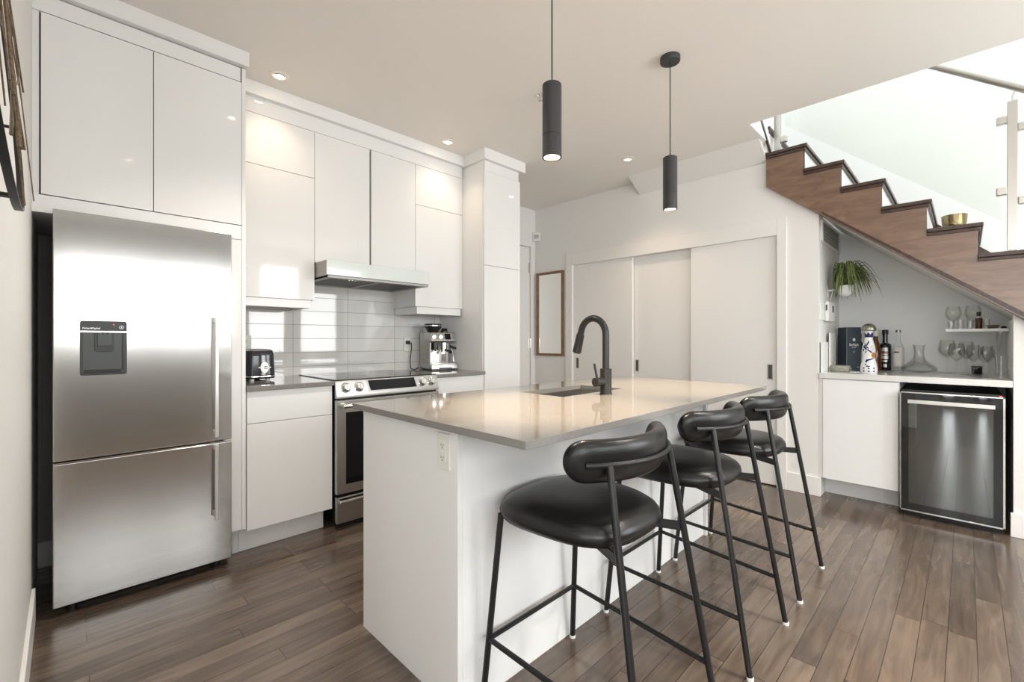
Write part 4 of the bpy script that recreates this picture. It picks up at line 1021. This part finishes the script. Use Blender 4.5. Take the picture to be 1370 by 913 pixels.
# cobalt collar with pointed edge
def prad(z):
    for (r0, z0_), (r1, z1_) in zip(prof, prof[1:]):
        if z0_ <= z <= z1_: return 0.80 * (r0 + (r1 - r0) * (z - z0_) / max(1e-6, z1_ - z0_))
    return 0.03
mb = MB(); n = 48; vs = []
for k in range(n):
    a = 2 * PI * k / n; zz = 0.217; r = prad(zz) + 0.0006; vs.append((c[0] + r * math.cos(a), c[1] + r * math.sin(a), BZ + zz))
for k in range(n):
    a = 2 * PI * k / n; zz = 0.234 + 0.014 * abs(((k % 8) - 4) / 4); r = prad(zz) + 0.0006; vs.append((c[0] + r * math.cos(a), c[1] + r * math.sin(a), BZ + zz))
mb.add(vs, [(k, (k + 1) % n, n + (k + 1) % n, n + k) for k in range(n)])
link('painted_collar', mb, M['cobalt'], cbody)
def patch(cx0, ang, zz, w, h, rot=0.0, shape=6):
    """small painted mark that hugs the bottle wall"""
    mb = MB(); vs = []; k_ = shape * 2
    for k in range(k_):
        a = 2 * PI * k / k_; u, v = w * math.cos(a), h * math.sin(a)
        uu = u * math.cos(rot) - v * math.sin(rot); vv = u * math.sin(rot) + v * math.cos(rot)
        r = prad(zz + vv) + 0.0009; an = ang + uu / max(0.02, r)
        vs.append((c[0] + r * math.cos(an), c[1] + r * math.sin(an), BZ + zz + vv))
    r = prad(zz) + 0.0012; vs.append((c[0] + r * math.cos(ang), c[1] + r * math.sin(ang), BZ + zz))
    mb.add(vs, [(k, (k + 1) % k_, k_) for k in range(k_)]); return mb
A0 = PI + math.atan2(0.52, 4.325)       # towards the room
for (da, zz, w, h, ro) in ((0.75, 0.160, .007, .010, .3), (0.5, 0.150, .006, .012, .8), (0.85, 0.140, .006, .009, .2), (0.35, 0.170, .004, .012, -.5), (0.15, 0.180, .004, .012, -.3),
                           (0.2, 0.155, .004, .010, .9), (-.1, 0.135, .008, .004, -.4), (-.35, 0.128, .008, .004, -.3), (0.1, 0.140, .005, .005, 0), (0.45, 0.128, .006, .004, .4),
                           (0.2, 0.078, .010, .006, .3), (-.15, 0.082, .010, .005, .1), (-.5, 0.086, .008, .005, .1), (0.35, 0.070, .005, .007, .4), (0.4, 0.052, .004, .006, .5), (0.2, 0.042, .006, .004, .8), (0.0, 0.040, .007, .004, .6),
                           (0.6, 0.030, .007, .004, .3), (0.0, 0.028, .006, .004, 0), (-.6, 0.030, .007, .004, .2), (0.6, 0.012, .007, .004, 0), (0.0, 0.012, .007, .004, 0), (-.6, 0.012, .007, .004, 0), (0.05, 0.19, .003, .008, .2), (0.65, 0.175, .003, .01, .5)):
    link('painted_mark', patch(c, A0 - da, zz, w, h, ro), M['cobalt'], cbody)
link('painted_medallion', patch(c, A0 + 0.55, 0.150, 0.012, 0.020, 0.2, 10), M['white_label'], cbody)
link('painted_flower', patch(c, A0 + 0.85, 0.108, 0.015, 0.019, 0.1, 10), M['orange'], cbody)
# amber bottle behind it
c = (4.74, 0.525, BZ)
t = bottle('amber_bottle', c, [(0.038, 0), (0.040, 0.005), (0.040, 0.120), (0.030, 0.155), (0.0165, 0.190), (0.0155, 0.235)], M['amber'], 'amber bottle with white cap mostly hidden behind the painted ceramic bottle')
link('cap', MB().lathe([(0.018, 0), (0.018, 0.045), (0.015, 0.05)], (c[0], c[1], BZ + 0.215), 24), M['white_label'], t)
# black bottle
c = (4.80, 0.470, BZ)
t = bottle('black_bottle', c, [(0.038, 0), (0.041, 0.004), (0.041, 0.152), (0.037, 0.162), (0.0175, 0.170), (0.0165, 0.215), (0.0165, 0.23)], M['dark_bottle'], 'black spirit bottle between the ceramic bottle and the clear vodka bottle')
link('cap', MB().lathe([(0.021, 0.0), (0.021, 0.028), (0.020, 0.030)], (c[0], c[1], BZ + 0.222), 24), M['black_plastic'], t)
AD = PI + math.atan2(c[1], c[0])
def arc_label(cc, r, a0, a1, z0, z1, m, par, name='label', n=10):
    vs = []; fs = []
    for k in range(n + 1):
        a = a0 + (a1 - a0) * k / n
        for z in (z0, z1): vs.append((cc[0] + r * math.cos(a), cc[1] + r * math.sin(a), BZ + z))
    for k in range(n): fs.append((2 * k, 2 * k + 2, 2 * k + 3, 2 * k + 1))
    return link(name, MB().add(vs, fs), m, par)
for z0, z1, w in ((0.118, 0.140, 0.55), (0.096, 0.103, 0.55), (0.070, 0.092, 0.6), (0.052, 0.064, 0.4), (0.020, 0.040, 0.3)):
    arc_label(c, 0.0415, AD - w, AD + w * 0.8, z0, z1, M['silver_print'], t, 'label_print')
arc_label(c, 0.0415, AD - 0.6, AD + 0.5, 0.1045, 0.109, M['orange'], t, 'label_print')
# clear bottle with white label
c = (4.78, 0.386, BZ)
t = bottle('vodka_bottle', c, [(0.036, 0), (0.038, 0.004), (0.038, 0.135), (0.033, 0.155), (0.016, 0.178), (0.0135, 0.225), (0.0135, 0.240)], M['glass'], 'clear vodka bottle with off-white label, right of the black bottle')
link('cap', MB().lathe([(0.0165, 0), (0.0165, 0.016)], (c[0], c[1], BZ + 0.238), 20), M['cap_grey'], t)
AD = PI + math.atan2(c[1], c[0])
lo_ = arc_label(c, 0.0386, AD - 0.95, AD + 0.95, 0.028, 0.142, M['white_label'], t)
arc_label(c, 0.0390, AD - 0.75, AD + 0.1, 0.112, 0.120, M['gunmetal'], lo_, 'label_print')
# decanter
c = (4.70, 0.258, BZ)
t = tag(link('wine_decanter', MB().lathe([(0.060, 0.0), (0.098, 0.004), (0.108, 0.018), (0.104, 0.030), (0.075, 0.050), (0.045, 0.072), (0.033, 0.095), (0.030, 0.125), (0.034, 0.155), (0.039, 0.170), (0.037, 0.170), (0.0325, 0.155), (0.0285, 0.125), (0.0315, 0.095), (0.043, 0.073), (0.073, 0.052), (0.101, 0.031), (0.105, 0.019), (0.096, 0.007), (0.0, 0.005)], c, 40), M['glass'], None, angle=60),
        'wide clear glass wine decanter standing on the bar counter', 'decanter')
# stemmed glasses on the counter
def stem_glass(c, rb, h, wide, name, label, cat='wine glass', group='wine glasses on the bar counter'):
    hs = h * 0.46
    prof = [(0.033, 0.0), (0.033, 0.002), (0.006, 0.006), (0.0042, 0.02), (0.0042, hs - 0.012), (0.010, hs)]
    prof += [(rb * 0.75, hs + 0.026), (rb, hs + 0.052), (rb * 0.93, hs + 0.085), (wide, h), (wide - 0.0012, h), (rb * 0.93 - 0.0012, hs + 0.085), (rb - 0.0012, hs + 0.052), (rb * 0.73, hs + 0.028), (0.006, hs + 0.006), (0.0, hs + 0.006)]
    o = thing(name, c, label, cat, group)
    k = len([1 for r, z in prof if z <= hs + 1e-9 and r > 0]) 
    link('bowl', MB().lathe(prof[5:], c, 32), M['glass'], o, angle=60)
    link('stem', MB().lathe(prof[2:6], c, 16), M['glass'], o, angle=60)
    link('foot', MB().lathe([prof[0], prof[1], prof[2]], c, 28), M['glass'], o, angle=60)
    return o
glasses = [((4.72, 0.100, BZ), 0.052, 0.225, 0.040, 'leftmost wine glass on the bar counter, next to the decanter'),
           ((4.32, 0.046, BZ), 0.044, 0.205, 0.034, 'wine glass at the counter front, second from the left'),
           ((4.62, 0.000, BZ), 0.047, 0.215, 0.036, 'wine glass at the counter back, under the left end of the shelf'),
           ((4.48, -0.036, BZ), 0.040, 0.195, 0.030, 'wine glass in the middle of the cluster under the shelf'),
           ((4.36, -0.090, BZ), 0.038, 0.185, 0.029, 'front wine glass just right of the middle of the cluster'),
           ((4.60, -0.110, BZ), 0.038, 0.190, 0.029, 'back wine glass before the shelf bracket')]
for g in glasses: stem_glass(g[0], g[1], g[2], g[3], 'wine_glass', g[4])
c = (4.22, -0.158, BZ)
def tumbler(mbc, r, h, x, y, z): return mbc.lathe([(r * 0.85, 0), (r, h), (r - 0.0015, h), (r * 0.85 - 0.0015, 0.006), (0, 0.006)], (x, y, z), 28)
tag(link('tumbler', tumbler(MB(), 0.030, 0.062, c[0], c[1], BZ), M['glass']), 'clear tumbler at the right end of the bar counter with another standing in it', 'tumbler')
tag(link('tumbler', tumbler(MB(), 0.032, 0.085, c[0], c[1], BZ + 0.063), M['glass']), 'clear tumbler standing on top of the other tumbler at the right end', 'tumbler')
c = (4.72, -0.055, BZ)
t = thing('jar', c, 'small dark lidded jar behind the wine glasses', 'jar')
link('jar_body', MB().lathe([(0.026, 0), (0.028, 0.003), (0.028, 0.045)], c, 24), M['dark_bottle'], t)
link('lid', MB().lathe([(0.029, 0), (0.029, 0.012), (0.027, 0.014)], (c[0], c[1], BZ + 0.045), 24), M['gunmetal2'], t)
# things on the shelf
SZ = 1.275
for i, (p, rb, h) in enumerate((((4.60, 0.066, SZ), 0.046, 0.150), ((4.60, -0.034, SZ), 0.046, 0.152))):
    o = thing('brandy_glass', p, ('left' if i == 0 else 'right') + ' round brandy balloon glass on the wall shelf', 'brandy glass', 'brandy glasses on the wall shelf')
    link('bowl', MB().lathe([(0.008, 0.050), (0.030, 0.062), (rb, 0.095), (rb * 0.96, 0.120), (0.036, h), (0.0348, h), (rb * 0.96 - .0012, 0.120), (rb - .0012, 0.095), (0.029, 0.064), (0.0, 0.055)], p, 32), M['glass'], o, angle=60)
    link('stem', MB().lathe([(0.006, 0.004), (0.005, 0.02), (0.005, 0.045), (0.008, 0.051)], p, 16), M['glass'], o, angle=60)
    link('foot', MB().lathe([(0.031, 0), (0.031, 0.002), (0.006, 0.006)], p, 28), M['glass'], o, angle=60)
for i, (x, y, h, lb_) in enumerate(((4.50, 0.075, 0.050, 'small clear shot glass at the left end of the wall shelf'), (4.50, 0.028, 0.055, 'small clear shot glass second from the left on the wall shelf'),
                                    (4.50, -0.020, 0.052, 'small clear shot glass left of the brown bottle on the shelf'), (4.50, -0.098, 0.055, 'small clear shot glass right of the brown bottle on the shelf'))):
    tag(link('shot_glass', tumbler(MB(), 0.019, h, x, y, SZ), M['glass']), lb_, 'shot glass', 'shot glasses on the wall shelf')
c = (4.52, -0.062, SZ)
t = bottle('miniature_bottle', c, [(0.017, 0), (0.018, 0.003), (0.018, 0.062), (0.012, 0.074), (0.009, 0.080)], M['brown_red'], 'small brown-red bottle with black cap on the wall shelf')
link('cap', MB().lathe([(0.0115, 0), (0.0115, 0.018), (0.010, 0.02)], (c[0], c[1], SZ + 0.078), 18), M['black_plastic'], t)
link('neck_band', MB().lathe([(0.0185, 0), (0.0130, 0.012)], (c[0], c[1], SZ + 0.062), 20), M['silver_print'], t)
tag(link('trinket_dish', MB().lathe([(0.016, 0), (0.028, 0.006), (0.034, 0.026), (0.0325, 0.026), (0.026, 0.009), (0, 0.005)], (4.54, -0.128, SZ), 28), M['cap_grey'], None, angle=60), 'small pewter dish near the right end of the wall shelf', 'dish')
tag(link('bottle_stopper', MB().lathe([(0.012, 0), (0.014, 0.004), (0.014, 0.012), (0.006, 0.018)], (4.56, -0.182, SZ), 20), M['black_plastic'], None), 'tiny dark stopper at the right end of the wall shelf', 'stopper')
# stone bowl, cards, papers
c = (4.37, 0.705, BZ)
t = tag(link('stone_ashtray', MB().lathe([(0.066, 0), (0.072, 0.006), (0.074, 0.030), (0.070, 0.045), (0.060, 0.047), (0.055, 0.040), (0.050, 0.020), (0.0, 0.016)], c, 36), M['stone'], None, angle=60), 'round carved grey stone bowl on the bar counter before the blue box', 'bowl')
tag(link('card', MB().box(4.33, 4.47, 0.575, 0.635, BZ, BZ + 0.004), M['paper'], None), 'white card lying flat on the bar counter beside the stone bowl', 'card')
tag(link('card', MB().box(4.36, 4.44, 0.577, 0.622, BZ + 0.004, BZ + 0.007), M['gunmetal'], None), 'dark card lying on top of the white card on the bar counter', 'card')
for i, (x0, x1, z1, y, lb_) in enumerate(((4.12, 4.34, 1.180, YA - 0.012, 'lower white board leaning on the left wall of the bar niche'), (4.335, 4.545, 1.252, YA - 0.026, 'taller white board leaning on the left wall behind the lower one'))):
    tag(link('paper_board', MB().box(x0, x1, y - 0.006, y + 0.004, BZ, z1), M['paper'], None, 0.001), lb_, 'board')
# the bottles and glasses stand a little taller than drawn above
for o in list(COL.objects):
    if o.parent is not None or o.type not in ('EMPTY', 'MESH'): continue
    nm = o.name.split('.')[0]
    k = {'gift_box': (1, 1.35), 'whiskey_bottle': (1, 1.32), 'ceramic_bottle': (1.1, 1.24), 'amber_bottle': (1, 1.3), 'black_bottle': (1, 1.32), 'vodka_bottle': (1, 1.30),
         'wine_decanter': (1, 1.24), 'wine_glass': (1, 1.10), 'shot_glass': (1, 1.2), 'miniature_bottle': (1, 1.2), 'brandy_glass': (0.97, 1.10)}.get(nm)
    if not k: continue
    for q in ([o] if o.type == 'MESH' else list(o.children_recursive)):
        q.data.transform(Matrix.Diagonal((k[0], k[0], k[1], 1)))
# thermostat, grille
t = thing('thermostat', (4.32, YA, 1.35), 'white thermostat on the left wall of the bar niche under the plant', 'thermostat')
link('back_plate', MB().box(4.118, 4.38, YA - 0.010, YA, 1.352, 1.49), M['white_plastic'], t, 0.003)
link('housing', MB().box(4.26, 4.50, YA - 0.034, YA - 0.010, 1.345, 1.50), M['white_plastic'], t, 0.005)
link('screen', MB().box(4.256, 4.2605, YA - 0.026, YA - 0.016, 1.43, 1.475).box(4.40, 4.455, YA - 0.0352, YA - 0.034, 1.42, 1.475), M['gunmetal2'], t)
t = thing('vent_grille', (4.55, YA, 1.95), 'grey louvred vent grille high on the left wall of the bar niche', 'vent')
def vz(x): return 2.145
link('frame', MB().box(4.16, 4.185, YA - 0.014, YA, 1.962, 2.135).box(4.845, 4.870, YA - 0.010, YA, 1.962, 2.135).box(4.16, 4.87, YA - 0.010, YA, 1.955, 1.975).box(4.16, 4.87, YA - 0.010, YA, 2.125, 2.145), M['trim'], t, 0.001)
gm = MB()
for k in range(11): gm.box(4.20 + k * 0.06, 4.206 + k * 0.06, YA - 0.006, YA, 1.975, 2.125)
for k in range(6): gm.box(4.185, 4.845, YA - 0.005, YA - 0.001, 1.985 + k * 0.025, 1.989 + k * 0.025)
link('louvres', gm, M['grille'], t)
link('duct_opening', MB().box(4.185, 4.845, YA - 0.001, YA, 1.975, 2.125), M['gunmetal2'], t)
# spider plant in a wall pot
c = Vector((4.42, 0.680, 1.575))
t = thing('potted_spider_plant', c, 'green spider plant in a white pot hung in the bar niche corner', 'plant')
link('pot', MB().lathe([(0.020, -0.030), (0.042, -0.012), (0.054, 0.020), (0.058, 0.055), (0.055, 0.055), (0.050, 0.030), (0.0, 0.028)], c, 32), M['ceramic'], t, angle=60)
link('bracket', MB().box(c.x - 0.012, c.x + 0.012, c.y + 0.05, YA - 0.001, c.z + 0.018, c.z + 0.030).box(c.x - 0.02, c.x + 0.02, YA - 0.006, YA - 0.001, c.z - 0.03, c.z + 0.05), M['white_plastic'], t)
rnd = random.Random(4)
lv = MB()
for k in range(150):
    a = rnd.uniform(0, 2 * PI); ln = rnd.uniform(0.11, 0.25); rise = rnd.uniform(0.08, 0.21); w = rnd.uniform(0.0035, 0.0065)
    if a < PI and math.sin(a) > 0.3: ln *= 0.55
    ca, sa = math.cos(a), math.sin(a); ns = 9; vs = []; r0 = rnd.uniform(0, 0.03)
    droop = rnd.uniform(0.16, 0.40)
    for i in range(ns + 1):
        f = i / ns; r = r0 + ln * (f ** 0.9) * (1 - 0.12 * f); z = 0.045 + rise * math.sin(min(1, f * 2.2) * PI / 2) - droop * max(0, f - 0.3) ** 1.7
        ww = w * (1 - f ** 2.5) * (0.6 + 0.8 * min(1, f * 3)) + 0.0004
        p = Vector((c.x + r * ca, min(YA - 0.045, c.y + r * sa), c.z + max(z, -0.055 if sa > -0.2 else -0.2))); s_ = Vector((-sa, ca, 0)) * ww
        vs += [p - s_, p + Vector((0, 0, -ww * 0.5)), p + s_]
    fs = []
    for i in range(ns):
        for j in range(2): fs.append((i * 3 + j, i * 3 + j + 1, i * 3 + j + 4, i * 3 + j + 3))
    lv.add(vs, fs)
fo = link('foliage', lv, M['leaf'], t, angle=80)
so = fo.modifiers.new('thickness', 'SOLIDIFY'); so.thickness = 0.0006
link('runner', MB().tube([c + Vector((0.02, -0.05, 0.03)), c + Vector((0.03, -0.075, -0.03)), c + Vector((0.03, -0.078, -0.085))], 0.0014, 6).tube([c + Vector((-0.08, 0.06, 0.03)), c + Vector((-0.10, 0.075, -0.03)), c + Vector((-0.10, 0.078, -0.06))], 0.0014, 6), M['paper'], t)

# ------------------------------------------------------------------ metal art on the left wall
RC = Vector((0, 0.95, 1.753)); RR = 0.363
t = thing('wall_art', (XL, 0.95, 1.39), 'round metal sculpture of bronze rods in a black ring on the left wall', 'wall art')
def ax_(z): return max(-0.093, -0.045 - 0.085 * (z - 1.39))       # the ring leans slightly
ring = MB(); n = 72; vs = []; fs = []
for k in range(n):
    a = 2 * PI * k / n
    for dr, dx in ((-0.0, 0.0), (-0.005, 0.0), (-0.005, -0.009), (-0.0, -0.009)):
        y = RC.y + (RR + dr) * math.cos(a); z = RC.z + (RR + dr) * math.sin(a); vs.append((max(XL + 0.001, ax_(z) + dx), y, z))
for k in range(n):
    for j in range(4): fs.append((k * 4 + j, k * 4 + (j + 1) % 4, ((k + 1) % n) * 4 + (j + 1) % 4, ((k + 1) % n) * 4 + j))
ring.add(vs, fs); link('ring', ring, M['black_metal'], t)
pn = MB()
for k in range(10):
    a = 2 * PI * k / 10 + 0.2; y = RC.y + (RR - 0.003) * math.cos(a); z = RC.z + (RR - 0.003) * math.sin(a)
    pn.tube([(XL, y, z), (ax_(z), y, z)], 0.003, 6)
link('standoff', pn, M['black_metal'], t)
rn = random.Random(11)
for k in range(24):
    a = rn.uniform(0, 2 * PI); b = a + PI + rn.uniform(-0.9, 0.9)
    p = Vector((0, RC.y + RR * 0.985 * math.cos(a), RC.z + RR * 0.985 * math.sin(a))); q = Vector((0, RC.y + RR * 0.985 * math.cos(b), RC.z + RR * 0.985 * math.sin(b)))
    off = rn.uniform(0.002, 0.012); pts = []
    bow = Vector((0, rn.uniform(-0.04, 0.04), rn.uniform(-0.04, 0.04)))
    for i in range(9):
        f = i / 8; m_ = p.lerp(q, f) + bow * math.sin(PI * f); pts.append((ax_(m_.z) + off, m_.y, m_.z))
    link('rod', MB().tube(pts, rn.uniform(0.0009, 0.0020), 6), M['gold_rod'], t)
